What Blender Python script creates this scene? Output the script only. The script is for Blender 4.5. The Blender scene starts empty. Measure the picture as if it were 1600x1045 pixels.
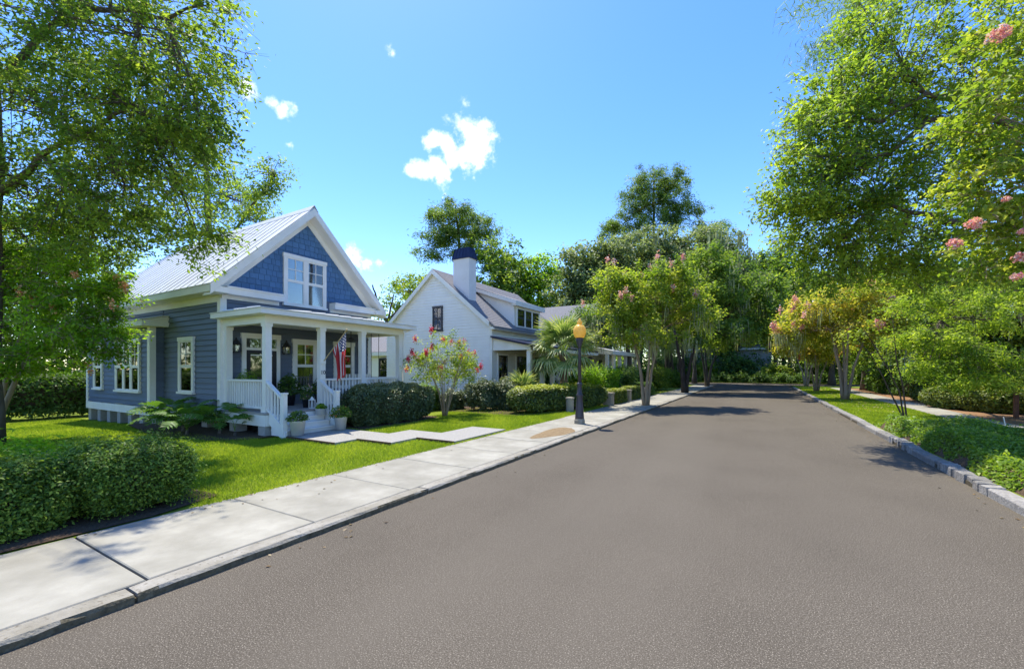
import bpy, math, random
import numpy as np
from mathutils import Vector, Matrix

scene = bpy.context.scene
COL = scene.collection
R = math.radians
random.seed(7)

# ------------------------------------------------------------------ camera
FPX, HALF, HORIZON, EYE = 660.0, 800.0, 577.0, 1.65     # focal length, centre, horizon in photo pixels; eye height
YAW = math.atan(385 / 660)
SY, CY = math.sin(YAW), math.cos(YAW)
cam_data = bpy.data.cameras.new('camera')
cam_data.sensor_width = 36
cam_data.lens = 36 * FPX / 1600
cam_data.shift_y = 54.5 / 1600
cam_data.clip_start = 0.05
cam_data.clip_end = 3000
cam = bpy.data.objects.new('camera', cam_data)
cam.location = (0, 0, EYE)
cam.rotation_euler = (R(90), 0, YAW)
COL.objects.link(cam)
scene.camera = cam

def at(u, v, d):
    """the point at depth d that the photograph shows at pixel (u, v)"""
    dx = (u - HALF) / FPX
    return Vector((d * (-SY + dx * CY), d * (CY + dx * SY), EYE + (HORIZON - v) / FPX * d))

# ------------------------------------------------------------------ sky and sun
SUN_AZ = Vector((-0.85, 0.53, 0)).normalized()
SUN_EL = R(67)
world = bpy.data.worlds.new('World')
scene.world = world
world.use_nodes = True
wt = world.node_tree
wt.nodes.clear()
def wn(t, **k):
    n = wt.nodes.new(t)
    for a, b in k.items():
        setattr(n, a, b)
    return n
sky = wn('ShaderNodeTexSky', sky_type='NISHITA', sun_disc=False)
sky.sun_elevation = SUN_EL
sky.sun_rotation = math.atan2(SUN_AZ.x, SUN_AZ.y)
sky.altitude = 0
sky.air_density = 1.0
sky.dust_density = 0.25
sky.ozone_density = 2.6
bg = wn('ShaderNodeBackground')
bg.inputs[1].default_value = 0.15
wout = wn('ShaderNodeOutputWorld')
hsv = wn('ShaderNodeHueSaturation')
hsv.inputs['Hue'].default_value = 0.513
hsv.inputs['Saturation'].default_value = 1.3
hsv.inputs['Value'].default_value = 0.75
wt.links.new(sky.outputs[0], hsv.inputs['Color'])
# fair-weather clouds: puffs around a few directions, broken up by noise
tc = wn('ShaderNodeTexCoord')
nz = wn('ShaderNodeTexNoise')
nz.inputs['Scale'].default_value = 26
nz.inputs['Detail'].default_value = 7
nz.inputs['Roughness'].default_value = 0.62
wt.links.new(tc.outputs['Generated'], nz.inputs['Vector'])
puffs = [(738, 218, 52), (722, 240, 42), (748, 225, 40), (700, 222, 24), (678, 218, 22), (708, 250, 30), (744, 244, 30), (690, 268, 30), (652, 268, 24), (668, 272, 22), (676, 266, 20),
         (388, 130, 27), (440, 172, 26), (430, 160, 18), (452, 226, 18), (552, 404, 36), (536, 400, 26), (575, 410, 22), (592, 410, 16), (614, 84, 18)]
prev = None
for (u, v, r) in puffs:
    d = at(u, v, 1.0) - Vector((0, 0, EYE))
    ln = d.length
    d.normalize()
    ds = wn('ShaderNodeVectorMath', operation='DISTANCE')
    ds.inputs[1].default_value = d
    wt.links.new(tc.outputs['Generated'], ds.inputs[0])
    mp = wn('ShaderNodeMapRange')
    mp.inputs['From Min'].default_value = 0
    mp.inputs['From Max'].default_value = r * 1.32 / FPX / ln
    mp.inputs['To Min'].default_value = 1.0 if u > 640 and 150 < v < 300 else 0.72
    mp.inputs['To Max'].default_value = 0.0
    wt.links.new(ds.outputs['Value'], mp.inputs['Value'])
    if prev is None:
        prev = mp.outputs[0]
    else:
        mx = wn('ShaderNodeMath', operation='MAXIMUM')
        wt.links.new(prev, mx.inputs[0]); wt.links.new(mp.outputs[0], mx.inputs[1])
        prev = mx.outputs[0]
ad = wn('ShaderNodeMath', operation='MULTIPLY_ADD')
ad.inputs[1].default_value = 1.9
ad.inputs[2].default_value = -0.95
wt.links.new(nz.outputs[0], ad.inputs[0])
sm = wn('ShaderNodeMath', operation='ADD')
wt.links.new(prev, sm.inputs[0]); wt.links.new(ad.outputs[0], sm.inputs[1])
ramp = wn('ShaderNodeMapRange', interpolation_type='SMOOTHSTEP')
ramp.inputs['From Min'].default_value = 0.38
ramp.inputs['From Max'].default_value = 1.05
wt.links.new(sm.outputs[0], ramp.inputs['Value'])
mask = wn('ShaderNodeMath', operation='MULTIPLY')
mk = wn('ShaderNodeMapRange')
mk.inputs['From Max'].default_value = 0.22
wt.links.new(prev, mk.inputs['Value'])
wt.links.new(ramp.outputs[0], mask.inputs[0]); wt.links.new(mk.outputs[0], mask.inputs[1])
cmix = wn('ShaderNodeMixRGB')
cmix.inputs[2].default_value = (4.2, 4.2, 4.25, 1)
wt.links.new(mask.outputs[0], cmix.inputs[0])
wt.links.new(hsv.outputs[0], cmix.inputs[1])
wt.links.new(cmix.outputs[0], bg.inputs[0])
wt.links.new(bg.outputs[0], wout.inputs[0])

sun_data = bpy.data.lights.new('sun', 'SUN')
sun_data.energy = 2.45
sun_data.angle = R(0.55)
sun_data.color = (1.0, 0.94, 0.82)
sun = bpy.data.objects.new('sun', sun_data)
to_sun = Vector((SUN_AZ.x * math.cos(SUN_EL), SUN_AZ.y * math.cos(SUN_EL), math.sin(SUN_EL)))
sun.rotation_euler = to_sun.to_track_quat('Z', 'Y').to_euler()
sun.location = (0, 0, 40)
COL.objects.link(sun)

scene.view_settings.view_transform = 'Standard'
scene.view_settings.look = 'None'
scene.view_settings.gamma = 1
scene.view_settings.exposure = 1.66
scene.view_settings.use_curve_mapping = False
scene.cycles.use_denoising = True
scene.cycles.max_bounces = 10
scene.cycles.diffuse_bounces = 7
scene.cycles.glossy_bounces = 3
scene.cycles.transmission_bounces = 4
scene.cycles.transparent_max_bounces = 8
scene.cycles.caustics_reflective = False
scene.cycles.caustics_refractive = False

# ------------------------------------------------------------------ materials
def nodes_of(m):
    m.use_nodes = True
    return m.node_tree, m.node_tree.nodes['Principled BSDF']

def surf(name, a, b=None, scale=8.0, detail=5, rough=0.7, bump=0.0, bscale=None, spec=0.3, speck=None, coord='Object', stretch=None, metallic=0.0, big=None, vary=0.0, streak=None):
    """colour a mottled with b; speck=(colour, scale, low, high) adds flecks; big=(colour, scale, amount) large stains"""
    m = bpy.data.materials.new(name)
    t, p = nodes_of(m)
    p.inputs['Roughness'].default_value = rough
    p.inputs['Specular IOR Level'].default_value = spec
    p.inputs['Metallic'].default_value = metallic
    L = t.links.new
    tcn = t.nodes.new('ShaderNodeTexCoord')
    vec = tcn.outputs[coord]
    if stretch:
        mpn = t.nodes.new('ShaderNodeMapping')
        mpn.inputs['Scale'].default_value = stretch
        L(vec, mpn.inputs[0]); vec = mpn.outputs[0]
    n1 = t.nodes.new('ShaderNodeTexNoise')
    n1.inputs['Scale'].default_value = scale
    n1.inputs['Detail'].default_value = detail
    n1.inputs['Roughness'].default_value = 0.65
    L(vec, n1.inputs['Vector'])
    cr = t.nodes.new('ShaderNodeValToRGB')
    cr.color_ramp.elements[0].position = 0.3
    cr.color_ramp.elements[1].position = 0.7
    cr.color_ramp.elements[0].color = (*a, 1)
    cr.color_ramp.elements[1].color = (*(b or a), 1)
    L(n1.outputs[0], cr.inputs[0])
    out = cr.outputs[0]
    for ex, kind in ((big, 'big'), (speck, 'speck')):
        if not ex:
            continue
        n2 = t.nodes.new('ShaderNodeTexNoise')
        n2.inputs['Scale'].default_value = ex[1]
        n2.inputs['Detail'].default_value = 4 if kind == 'big' else 1.5
        L(vec, n2.inputs['Vector'])
        mr = t.nodes.new('ShaderNodeMapRange')
        if kind == 'big':
            mr.inputs['From Min'].default_value = 0.42; mr.inputs['From Max'].default_value = 0.72
            mr.inputs['To Max'].default_value = ex[2]
        else:
            mr.inputs['From Min'].default_value = ex[2]; mr.inputs['From Max'].default_value = ex[3]
        L(n2.outputs[0], mr.inputs['Value'])
        mx = t.nodes.new('ShaderNodeMixRGB')
        mx.inputs[2].default_value = (*ex[0], 1)
        L(mr.outputs[0], mx.inputs[0]); L(out, mx.inputs[1])
        out = mx.outputs[0]
    if streak:      # long worn bands: (colour, mapping scale, amount)
        ms = t.nodes.new('ShaderNodeMapping'); ms.inputs['Scale'].default_value = streak[1]
        L(tcn.outputs[coord], ms.inputs[0])
        n4 = t.nodes.new('ShaderNodeTexNoise'); n4.inputs['Scale'].default_value = 1.0; n4.inputs['Detail'].default_value = 5
        L(ms.outputs[0], n4.inputs['Vector'])
        mr = t.nodes.new('ShaderNodeMapRange')
        mr.inputs['From Min'].default_value = 0.45; mr.inputs['From Max'].default_value = 0.7; mr.inputs['To Max'].default_value = streak[2]
        L(n4.outputs[0], mr.inputs['Value'])
        mx = t.nodes.new('ShaderNodeMixRGB'); mx.inputs[2].default_value = (*streak[0], 1)
        L(mr.outputs[0], mx.inputs[0]); L(out, mx.inputs[1]); out = mx.outputs[0]
    if vary:        # each piece a little lighter or darker than the next
        oi = t.nodes.new('ShaderNodeObjectInfo')
        mr = t.nodes.new('ShaderNodeMapRange')
        mr.inputs['To Min'].default_value = 1 - vary; mr.inputs['To Max'].default_value = 1 + vary
        L(oi.outputs['Random'], mr.inputs['Value'])
        mx = t.nodes.new('ShaderNodeVectorMath'); mx.operation = 'SCALE'
        L(out, mx.inputs[0]); L(mr.outputs[0], mx.inputs['Scale']); out = mx.outputs[0]
    L(out, p.inputs['Base Color'])
    if bump:
        n3 = t.nodes.new('ShaderNodeTexNoise')
        n3.inputs['Scale'].default_value = bscale or scale * 3
        n3.inputs['Detail'].default_value = 4
        L(vec, n3.inputs['Vector'])
        bp = t.nodes.new('ShaderNodeBump')
        bp.inputs['Strength'].default_value = bump
        bp.inputs['Distance'].default_value = 0.02
        L(n3.outputs[0], bp.inputs['Height']); L(bp.outputs[0], p.inputs['Normal'])
    return m

FOLIAGE = 1.72
def leaf_mat(name, dark, mid, light, trans=0.42, glow=1.6, rough=0.5, spec=0.25):
    dark, mid, light = [(min(.8, k_[0] * FOLIAGE * .99), min(.8, k_[1] * FOLIAGE * 1.06), min(.8, k_[2] * FOLIAGE * 1.0)) for k_ in (dark, mid, light)]
    m = bpy.data.materials.new(name)
    t, p = nodes_of(m)
    L = t.links.new
    atn = t.nodes.new('ShaderNodeAttribute'); atn.attribute_name = 'tint'
    cr = t.nodes.new('ShaderNodeValToRGB')
    e = cr.color_ramp.elements
    e[0].color = (*dark, 1); e[1].color = (*light, 1)
    e[0].position = 0.1; e[1].position = 0.95
    k = e.new(0.5); k.color = (*mid, 1)
    L(atn.outputs['Fac'], cr.inputs[0])
    L(cr.outputs[0], p.inputs['Base Color'])
    p.inputs['Roughness'].default_value = rough
    p.inputs['Specular IOR Level'].default_value = spec
    tr = t.nodes.new('ShaderNodeBsdfTranslucent')
    sc = t.nodes.new('ShaderNodeMixRGB'); sc.blend_type = 'MULTIPLY'; sc.inputs[0].default_value = 1
    sc.inputs[2].default_value = (glow * 1.0, glow, glow * 0.5, 1)
    L(cr.outputs[0], sc.inputs[1]); L(sc.outputs[0], tr.inputs[0])
    mx = t.nodes.new('ShaderNodeMixShader'); mx.inputs[0].default_value = trans
    L(p.outputs[0], mx.inputs[1]); L(tr.outputs[0], mx.inputs[2])
    L(mx.outputs[0], t.nodes['Material Output'].inputs[0])
    return m

def glass_mat(name, tint=(0.9, 0.95, 0.95), trans=0.75):
    m = bpy.data.materials.new(name)
    t, p = nodes_of(m)
    L = t.links.new
    tr = t.nodes.new('ShaderNodeBsdfTransparent'); tr.inputs[0].default_value = (*tint, 1)
    gl = t.nodes.new('ShaderNodeBsdfGlossy'); gl.inputs['Roughness'].default_value = 0.03
    n = t.nodes.new('ShaderNodeTexNoise'); n.inputs['Scale'].default_value = 1.5
    bp = t.nodes.new('ShaderNodeBump'); bp.inputs['Strength'].default_value = 0.03
    L(n.outputs[0], bp.inputs['Height']); L(bp.outputs[0], gl.inputs['Normal'])
    fr = t.nodes.new('ShaderNodeFresnel'); fr.inputs['IOR'].default_value = 1.7
    ad_ = t.nodes.new('ShaderNodeMath'); ad_.operation = 'ADD'; ad_.inputs[1].default_value = 0.1
    L(fr.outputs[0], ad_.inputs[0])
    mx = t.nodes.new('ShaderNodeMixShader')
    L(ad_.outputs[0], mx.inputs[0]); L(tr.outputs[0], mx.inputs[1]); L(gl.outputs[0], mx.inputs[2])
    L(mx.outputs[0], t.nodes['Material Output'].inputs[0])
    return m

M = {}
M['asphalt'] = surf('asphalt', (0.034, 0.029, 0.022), (0.165, 0.142, 0.110), scale=110, detail=3, rough=0.95, bump=0.0, bscale=110, spec=0.04,
                    speck=((0.29, 0.255, 0.20), 120, 0.57, 0.70), big=((0.072, 0.062, 0.048), 0.6, 0.55), streak=((0.135, 0.118, 0.092), (.55, .05, 1), .6))
M['concrete'] = surf('concrete', (0.26, 0.245, 0.195), (0.375, 0.355, 0.29), scale=3.0, rough=0.85, bump=0.2, bscale=160, speck=((0.33, 0.30, 0.25), 120, 0.62, 0.75), big=((0.195, 0.182, 0.138), 1.3, 0.6), vary=.05, streak=((.205, .192, .148), (2.2, 1.1, 1), .5))
M['kerb'] = surf('kerb_concrete', (0.25, 0.23, 0.185), (0.37, 0.345, 0.29), scale=9, rough=0.9, bump=0.5, bscale=60, speck=((0.12, 0.10, 0.07), 28, 0.6, 0.8), big=((0.17, 0.15, 0.10), 2.2, 0.6))
M['kerb_face_dark'] = surf('kerb_face', (0.07, 0.06, 0.035), (0.2, 0.17, 0.11), scale=14, rough=0.95, bump=0.6, bscale=50)  # darker colour for the road side of the left kerb
M['granite'] = surf('granite', (0.16, 0.152, 0.138), (0.32, 0.30, 0.27), scale=20, rough=0.8, bump=0.6, bscale=40, speck=((0.18, 0.17, 0.17), 140, 0.58, 0.7), vary=.22)
M['joint'] = surf('joint_soil', (0.05, 0.04, 0.025), (0.10, 0.08, 0.045), scale=30, rough=1)
M['tabby'] = surf('tabby', (0.22, 0.21, 0.185), (0.40, 0.385, 0.345), scale=40, rough=0.9, bump=0.6, bscale=70, speck=((0.28, 0.26, 0.24), 60, 0.6, 0.72))
M['turf'] = surf('turf', (0.135, 0.18, 0.015), (0.185, 0.23, 0.02), scale=3, rough=0.95, bump=0.5, bscale=140, big=((0.15, 0.19, 0.02), 0.7, 0.6), spec=0.1)
M['forest_floor'] = surf('forest_floor', (0.06, 0.055, 0.03), (0.11, 0.09, 0.05), scale=3, rough=1, bump=0.6, bscale=25)
M['mulch'] = surf('mulch', (0.055, 0.035, 0.02), (0.13, 0.085, 0.05), scale=35, rough=1, bump=1.0, bscale=60)
M['straw'] = surf('pine_straw', (0.22, 0.115, 0.05), (0.36, 0.21, 0.11), scale=26, rough=1, bump=1.0, bscale=60, big=((0.14, 0.08, 0.04), 1.4, 0.7))
M['dirt'] = surf('bare_dirt', (0.17, 0.115, 0.06), (0.29, 0.21, 0.11), scale=14, rough=1, bump=1.0, bscale=50)
M['blue'] = surf('blue_paint', (0.118, 0.148, 0.204), (0.130, 0.162, 0.222), scale=3, rough=0.55, bump=0.08, bscale=40, spec=0.35, stretch=(0.5, 0.5, 6), big=((0.098, 0.120, 0.160), 0.9, 0.5), vary=.07)  # cottage blue, greyed to carry the duller light on the siding
M['blue_shingle_lit'] = surf('lit_blue_shingle', (0.070, 0.155, 0.285), (0.090, 0.185, 0.330), scale=6, rough=0.6, bump=0.25, bscale=60, stretch=(4, 4, 0.6), vary=.12)  # same blue as the siding, the gable's brighter light put into the colour
M['white'] = surf('white_paint', (0.78, 0.755, 0.69), (0.85, 0.825, 0.76), scale=2.5, rough=0.5, bump=0.04, bscale=30, spec=0.35, big=((0.62, 0.59, 0.52), 1.6, 0.4))
M['siding_white'] = surf('white_siding_paint', (0.80, 0.78, 0.74), (0.86, 0.84, 0.80), scale=2.5, rough=0.55, spec=0.3)
M['grey_wall'] = surf('chimney_render', (0.66, 0.63, 0.60), (0.74, 0.71, 0.68), scale=2, rough=0.8)
M['metal_roof'] = surf('metal_roof', (0.62, 0.62, 0.61), (0.72, 0.72, 0.70), scale=1.6, rough=0.45, metallic=0.08, spec=0.5, stretch=(3, 0.6, 0.6), vary=.05)
M['navy_metal'] = surf('navy_metal', (0.015, 0.02, 0.05), (0.02, 0.028, 0.065), scale=2, rough=0.4, metallic=0.3)
M['roof_shingle'] = surf('asphalt_shingle', (0.155, 0.15, 0.15), (0.25, 0.243, 0.243), scale=14, rough=0.95, bump=0.5, bscale=50, stretch=(1, 1, 3))
M['floor_paint'] = surf('porch_floor_paint', (0.30, 0.28, 0.26), (0.36, 0.34, 0.32), scale=5, rough=0.6)
M['pier'] = surf('pier_block', (0.30, 0.29, 0.26), (0.40, 0.38, 0.34), scale=12, rough=0.9, bump=0.4)
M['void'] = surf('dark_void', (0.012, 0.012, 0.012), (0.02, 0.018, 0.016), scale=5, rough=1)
M['interior'] = surf('dark_interior', (0.018, 0.022, 0.022), (0.05, 0.055, 0.05), scale=2.2, rough=0.8)
M['blind'] = surf('window_blind', (0.30, 0.33, 0.31), (0.36, 0.39, 0.37), scale=3, rough=0.8, stretch=(0.2, 0.2, 14))
M['curtain'] = surf('curtain', (0.38, 0.37, 0.32), (0.48, 0.47, 0.42), scale=5, rough=0.9, stretch=(5, 5, 0.2))
M['glass'] = glass_mat('window_glass')
M['iron'] = surf('black_iron', (0.012, 0.012, 0.016), (0.022, 0.022, 0.026), scale=8, rough=0.45, spec=0.5)
M['lamp_pole'] = surf('lamp_pole_paint', (0.03, 0.028, 0.04), (0.05, 0.045, 0.06), scale=6, rough=0.45, spec=0.5)
M['pot'] = surf('white_pot', (0.60, 0.59, 0.54), (0.68, 0.67, 0.62), scale=6, rough=0.6)
M['brass'] = surf('pale_wood', (0.45, 0.33, 0.16), (0.55, 0.42, 0.22), scale=8, rough=0.5)
M['bark'] = surf('bark', (0.075, 0.06, 0.045), (0.16, 0.13, 0.10), scale=9, rough=0.95, bump=1.0, bscale=22, stretch=(1, 1, 0.25))
M['bark_pale'] = surf('crape_bark', (0.24, 0.17, 0.11), (0.40, 0.31, 0.22), scale=5, rough=0.8, bump=0.4, bscale=12, stretch=(1, 1, 0.2))
M['bark_dark'] = surf('dark_bark', (0.045, 0.034, 0.026), (0.10, 0.075, 0.06), scale=9, rough=0.95, bump=1.0, bscale=22, stretch=(1, 1, 0.3))
M['palm_bark'] = surf('palm_bark', (0.12, 0.08, 0.05), (0.26, 0.19, 0.12), scale=12, rough=0.95, bump=1.0, bscale=20)
M['rust'] = surf('rusty_post', (0.14, 0.06, 0.04), (0.22, 0.10, 0.06), scale=9, rough=0.9)
M['blue_plastic'] = surf('blue_plastic', (0.04, 0.16, 0.50), (0.06, 0.20, 0.58), scale=9, rough=0.5)
M['stone_post'] = surf('tabby_post', (0.24, 0.215, 0.165), (0.36, 0.325, 0.26), scale=9, rough=0.9, bump=0.4, big=((0.22, 0.19, 0.13), 3, 0.6))

M['oak'] = leaf_mat('oak_leaf', (0.050, 0.080, 0.015), (0.105, 0.150, 0.024), (0.190, 0.225, 0.034), trans=.6)
M['oak_sun'] = leaf_mat('water_oak_leaf', (0.055, 0.090, 0.014), (0.130, 0.180, 0.020), (0.240, 0.270, 0.034), trans=.55)
M['live_oak'] = leaf_mat('live_oak_leaf', (0.050, 0.072, 0.028), (0.105, 0.130, 0.055), (0.190, 0.205, 0.100), trans=0.42)
M['crape'] = leaf_mat('crape_leaf', (0.075, 0.115, 0.014), (0.140, 0.178, 0.020), (0.240, 0.235, 0.040), trans=0.55)
M['crape_gold'] = leaf_mat('crape_gold_leaf', (0.110, 0.140, 0.018), (0.215, 0.215, 0.028), (0.340, 0.250, 0.060), trans=0.55)
M['dark_leaf'] = leaf_mat('shade_leaf', (0.030, 0.056, 0.014), (0.060, 0.100, 0.022), (0.115, 0.160, 0.034), trans=0.42)
M['mid_leaf'] = leaf_mat('mixed_leaf', (0.042, 0.074, 0.014), (0.082, 0.128, 0.020), (0.160, 0.190, 0.032), trans=0.5)
M['fresh_leaf'] = leaf_mat('fresh_leaf', (0.070, 0.120, 0.010), (0.125, 0.205, 0.014), (0.205, 0.280, 0.022), trans=0.55)
M['pine'] = leaf_mat('pine_needle', (0.040, 0.070, 0.018), (0.085, 0.130, 0.026), (0.160, 0.205, 0.040), trans=0.4)
M['box'] = leaf_mat('boxwood_leaf', (0.026, 0.050, 0.010), (0.080, 0.130, 0.018), (0.175, 0.230, 0.034), trans=0.35, spec=0.25, rough=0.55)
M['hedge'] = leaf_mat('hedge_leaf', (0.028, 0.045, 0.016), (0.062, 0.080, 0.030), (0.170, 0.165, 0.070), trans=0.22, spec=0.5)
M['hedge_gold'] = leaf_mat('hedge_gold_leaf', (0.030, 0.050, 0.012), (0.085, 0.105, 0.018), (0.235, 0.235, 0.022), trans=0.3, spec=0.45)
M['jasmine'] = leaf_mat('jasmine_leaf', (0.060, 0.105, 0.016), (0.125, 0.180, 0.022), (0.270, 0.280, 0.032), trans=0.45, spec=0.5)
M['palm'] = leaf_mat('palm_leaf', (0.075, 0.110, 0.030), (0.120, 0.160, 0.045), (0.250, 0.250, 0.110), trans=0.3, spec=0.5)
M['philo'] = leaf_mat('philodendron_leaf', (0.035, 0.075, 0.015), (0.060, 0.115, 0.020), (0.120, 0.165, 0.035), trans=0.35, spec=0.25)
M['grass'] = leaf_mat('grass_blade', (0.090, 0.128, 0.011), (0.142, 0.182, 0.015), (0.225, 0.240, 0.030), trans=0.45, rough=0.6, spec=0.2)
M['moss'] = leaf_mat('spanish_moss', (0.13, 0.135, 0.085), (0.19, 0.19, 0.12), (0.26, 0.25, 0.16), trans=0.35, rough=0.9, spec=0.1)
M['pink'] = leaf_mat('pink_blossom', (0.45, 0.14, 0.17), (0.58, 0.22, 0.25), (0.66, 0.36, 0.38), trans=0.35, glow=1.1)
M['red'] = leaf_mat('red_blossom', (0.32, 0.02, 0.05), (0.45, 0.035, 0.07), (0.55, 0.08, 0.12), trans=0.3, glow=1.1)
M['salmon'] = leaf_mat('salmon_blossom', (0.42, 0.13, 0.07), (0.50, 0.22, 0.12), (0.56, 0.33, 0.20), trans=0.35, glow=1.1)

# ------------------------------------------------------------------ helpers
class MB:
    """collects simple solids; build() links them as ONE mesh object"""
    def __init__(self):
        self.v, self.f = [], []
    def add(self, vs, fs):
        o = len(self.v)
        self.v += [tuple(p) for p in vs]
        self.f += [tuple(i + o for i in q) for q in fs]
        return self
    def box(self, x0, x1, y0, y1, z0, z1):
        vs = [(x, y, z) for z in (z0, z1) for y in (y0, y1) for x in (x0, x1)]
        return self.add(vs, [(0, 2, 3, 1), (4, 5, 7, 6), (0, 1, 5, 4), (2, 6, 7, 3), (0, 4, 6, 2), (1, 3, 7, 5)])
    def fbox(self, fr, u0, u1, v0, v1, n0, n1):
        o, u, n = fr
        vs = [o + u * a + n * c + Vector((0, 0, b)) for c in (n0, n1) for b in (v0, v1) for a in (u0, u1)]
        return self.add(vs, [(0, 2, 3, 1), (4, 5, 7, 6), (0, 1, 5, 4), (2, 6, 7, 3), (0, 4, 6, 2), (1, 3, 7, 5)])
    def prism(self, poly, a0, a1, axis):
        """polygon in the two other axes, pushed along axis 'x', 'y' or 'z'"""
        def P(p, a):
            return (a, p[0], p[1]) if axis == 'x' else (p[0], a, p[1]) if axis == 'y' else (p[0], p[1], a)
        n = len(poly)
        vs = [P(p, a0) for p in poly] + [P(p, a1) for p in poly]
        fs = [tuple(range(n))[::-1], tuple(range(n, 2 * n))] + [(i, (i + 1) % n, n + (i + 1) % n, n + i) for i in range(n)]
        return self.add(vs, fs)
    def tube(self, pts, rad, sides=6, cap=True):
        pts = [Vector(p) for p in pts]
        if not isinstance(rad, (list, tuple)):
            rad = [rad] * len(pts)
        vs, fs = [], []
        ref = Vector((0.31, 0.17, 0.93))
        for i, p in enumerate(pts):
            d = (pts[min(i + 1, len(pts) - 1)] - pts[max(i - 1, 0)])
            if d.length < 1e-6:
                d = Vector((0, 0, 1))
            d.normalize()
            a = d.cross(ref)
            if a.length < 0.1:
                a = d.cross(Vector((1, 0, 0)))
            a.normalize()
            b = d.cross(a)
            for k in range(sides):
                t = 2 * math.pi * k / sides
                vs.append(p + (a * math.cos(t) + b * math.sin(t)) * rad[i])
        for i in range(len(pts) - 1):
            for k in range(sides):
                fs.append((i * sides + k, i * sides + (k + 1) % sides, (i + 1) * sides + (k + 1) % sides, (i + 1) * sides + k))
        if cap:
            fs.append(tuple(range(sides))[::-1])
            fs.append(tuple((len(pts) - 1) * sides + k for k in range(sides)))
        return self.add(vs, fs)
    def lathe(self, prof, c, sides=16):
        vs, fs = [], []
        for (r, z) in prof:
            for k in range(sides):
                t = 2 * math.pi * k / sides
                vs.append((c[0] + r * math.cos(t), c[1] + r * math.sin(t), c[2] + z))
        for i in range(len(prof) - 1):
            for k in range(sides):
                fs.append((i * sides + k, i * sides + (k + 1) % sides, (i + 1) * sides + (k + 1) % sides, (i + 1) * sides + k))
        fs.append(tuple(range(sides))[::-1])
        fs.append(tuple((len(prof) - 1) * sides + k for k in range(sides)))
        return self.add(vs, fs)
    def mesh(self, name, mat, smooth=False):
        me = bpy.data.meshes.new(name)
        me.from_pydata(self.v, [], self.f)
        me.materials.append(mat)
        if smooth:
            for p in me.polygons:
                p.use_smooth = True
        return me
    def build(self, name, mat, parent=None, smooth=False, kind=None):
        return link(name, self.mesh(name, mat, smooth), parent, kind)

def link(name, me, parent=None, kind=None):
    o = bpy.data.objects.new(name, me)
    COL.objects.link(o)
    if parent is not None:
        o.parent = parent
        o.matrix_parent_inverse = Matrix.Translation(parent.matrix_basis.translation).inverted() if parent.rotation_euler[:] == (0.0, 0.0, 0.0) and parent.parent is None and parent.type == 'EMPTY' else Matrix.Identity(4)
    if kind:
        o['kind'] = kind
    return o

def thing(name, label, cat, loc=(0, 0, 0), group=None):
    o = bpy.data.objects.new(name, None)
    o.location = loc
    o.empty_display_size = 0.2
    COL.objects.link(o)
    return tag(o, label, cat, group)

def tag(o, label, cat, group=None):
    o['label'] = label
    o['category'] = cat
    if group:
        o['group'] = group
    return o

def struct(name, mb, mat, smooth=False):
    return mb.build(name, mat, None, smooth, 'structure')

def quads_mesh(name, V, mat, tint=None, n=4, smooth=False):
    """V: (N, n, 3) array, one n-gon each; tint: (N,) colour attribute"""
    N = len(V)
    me = bpy.data.meshes.new(name)
    me.vertices.add(N * n)
    me.vertices.foreach_set('co', np.ascontiguousarray(V, dtype=np.float32).ravel())
    me.loops.add(N * n)
    me.loops.foreach_set('vertex_index', np.arange(N * n, dtype=np.int32))
    me.polygons.add(N)
    me.polygons.foreach_set('loop_start', np.arange(0, N * n, n, dtype=np.int32))
    me.polygons.foreach_set('loop_total', np.full(N, n, dtype=np.int32))
    if tint is not None:
        a = me.attributes.new('tint', 'FLOAT', 'POINT')
        a.data.foreach_set('value', np.repeat(np.clip(tint, 0, 1), n).astype(np.float32))
    me.update(calc_edges=True)
    me.materials.append(mat)
    return me

def unit(a):
    return a / np.maximum(np.linalg.norm(a, axis=-1, keepdims=True), 1e-9)

def leaves(rng, P, length, width, up=0.6, out=None, outw=0.0, fold=0.15, axis=None):
    """one rhombic leaf per point"""
    N = len(P)
    nrm = rng.normal(size=(N, 3)); nrm[:, 2] = np.abs(nrm[:, 2]) + up
    if out is not None:
        nrm = unit(nrm) + out * outw
    nrm = unit(nrm)
    d = unit(np.cross(nrm, rng.normal(size=(N, 3))))
    if axis is not None:
        d = d * .9 + axis
        d = unit(d - nrm * (d * nrm).sum(1, keepdims=True))
    s = np.cross(nrm, d)
    k = rng.uniform(0.65, 1.3, size=(N, 1))
    L, W = length * k, width * k
    V = np.empty((N, 4, 3))
    V[:, 0] = P - d * L / 2
    V[:, 1] = P + s * W / 2 + nrm * W * fold - d * L * 0.06
    V[:, 2] = P + d * L / 2 - nrm * L * 0.12
    V[:, 3] = P - s * W / 2 + nrm * W * fold - d * L * 0.06
    return V

def bez(a, b, sag=0.0, n=4, wob=0.0, rng=random):
    a, b = Vector(a), Vector(b)
    out = []
    for i in range(n + 1):
        t = i / n
        p = a.lerp(b, t) + Vector((0, 0, sag * 4 * t * (1 - t)))
        if 0 < i < n and wob:
            p += Vector((rng.uniform(-wob, wob), rng.uniform(-wob, wob), rng.uniform(-wob, wob)))
        out.append(p)
    return out

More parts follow.
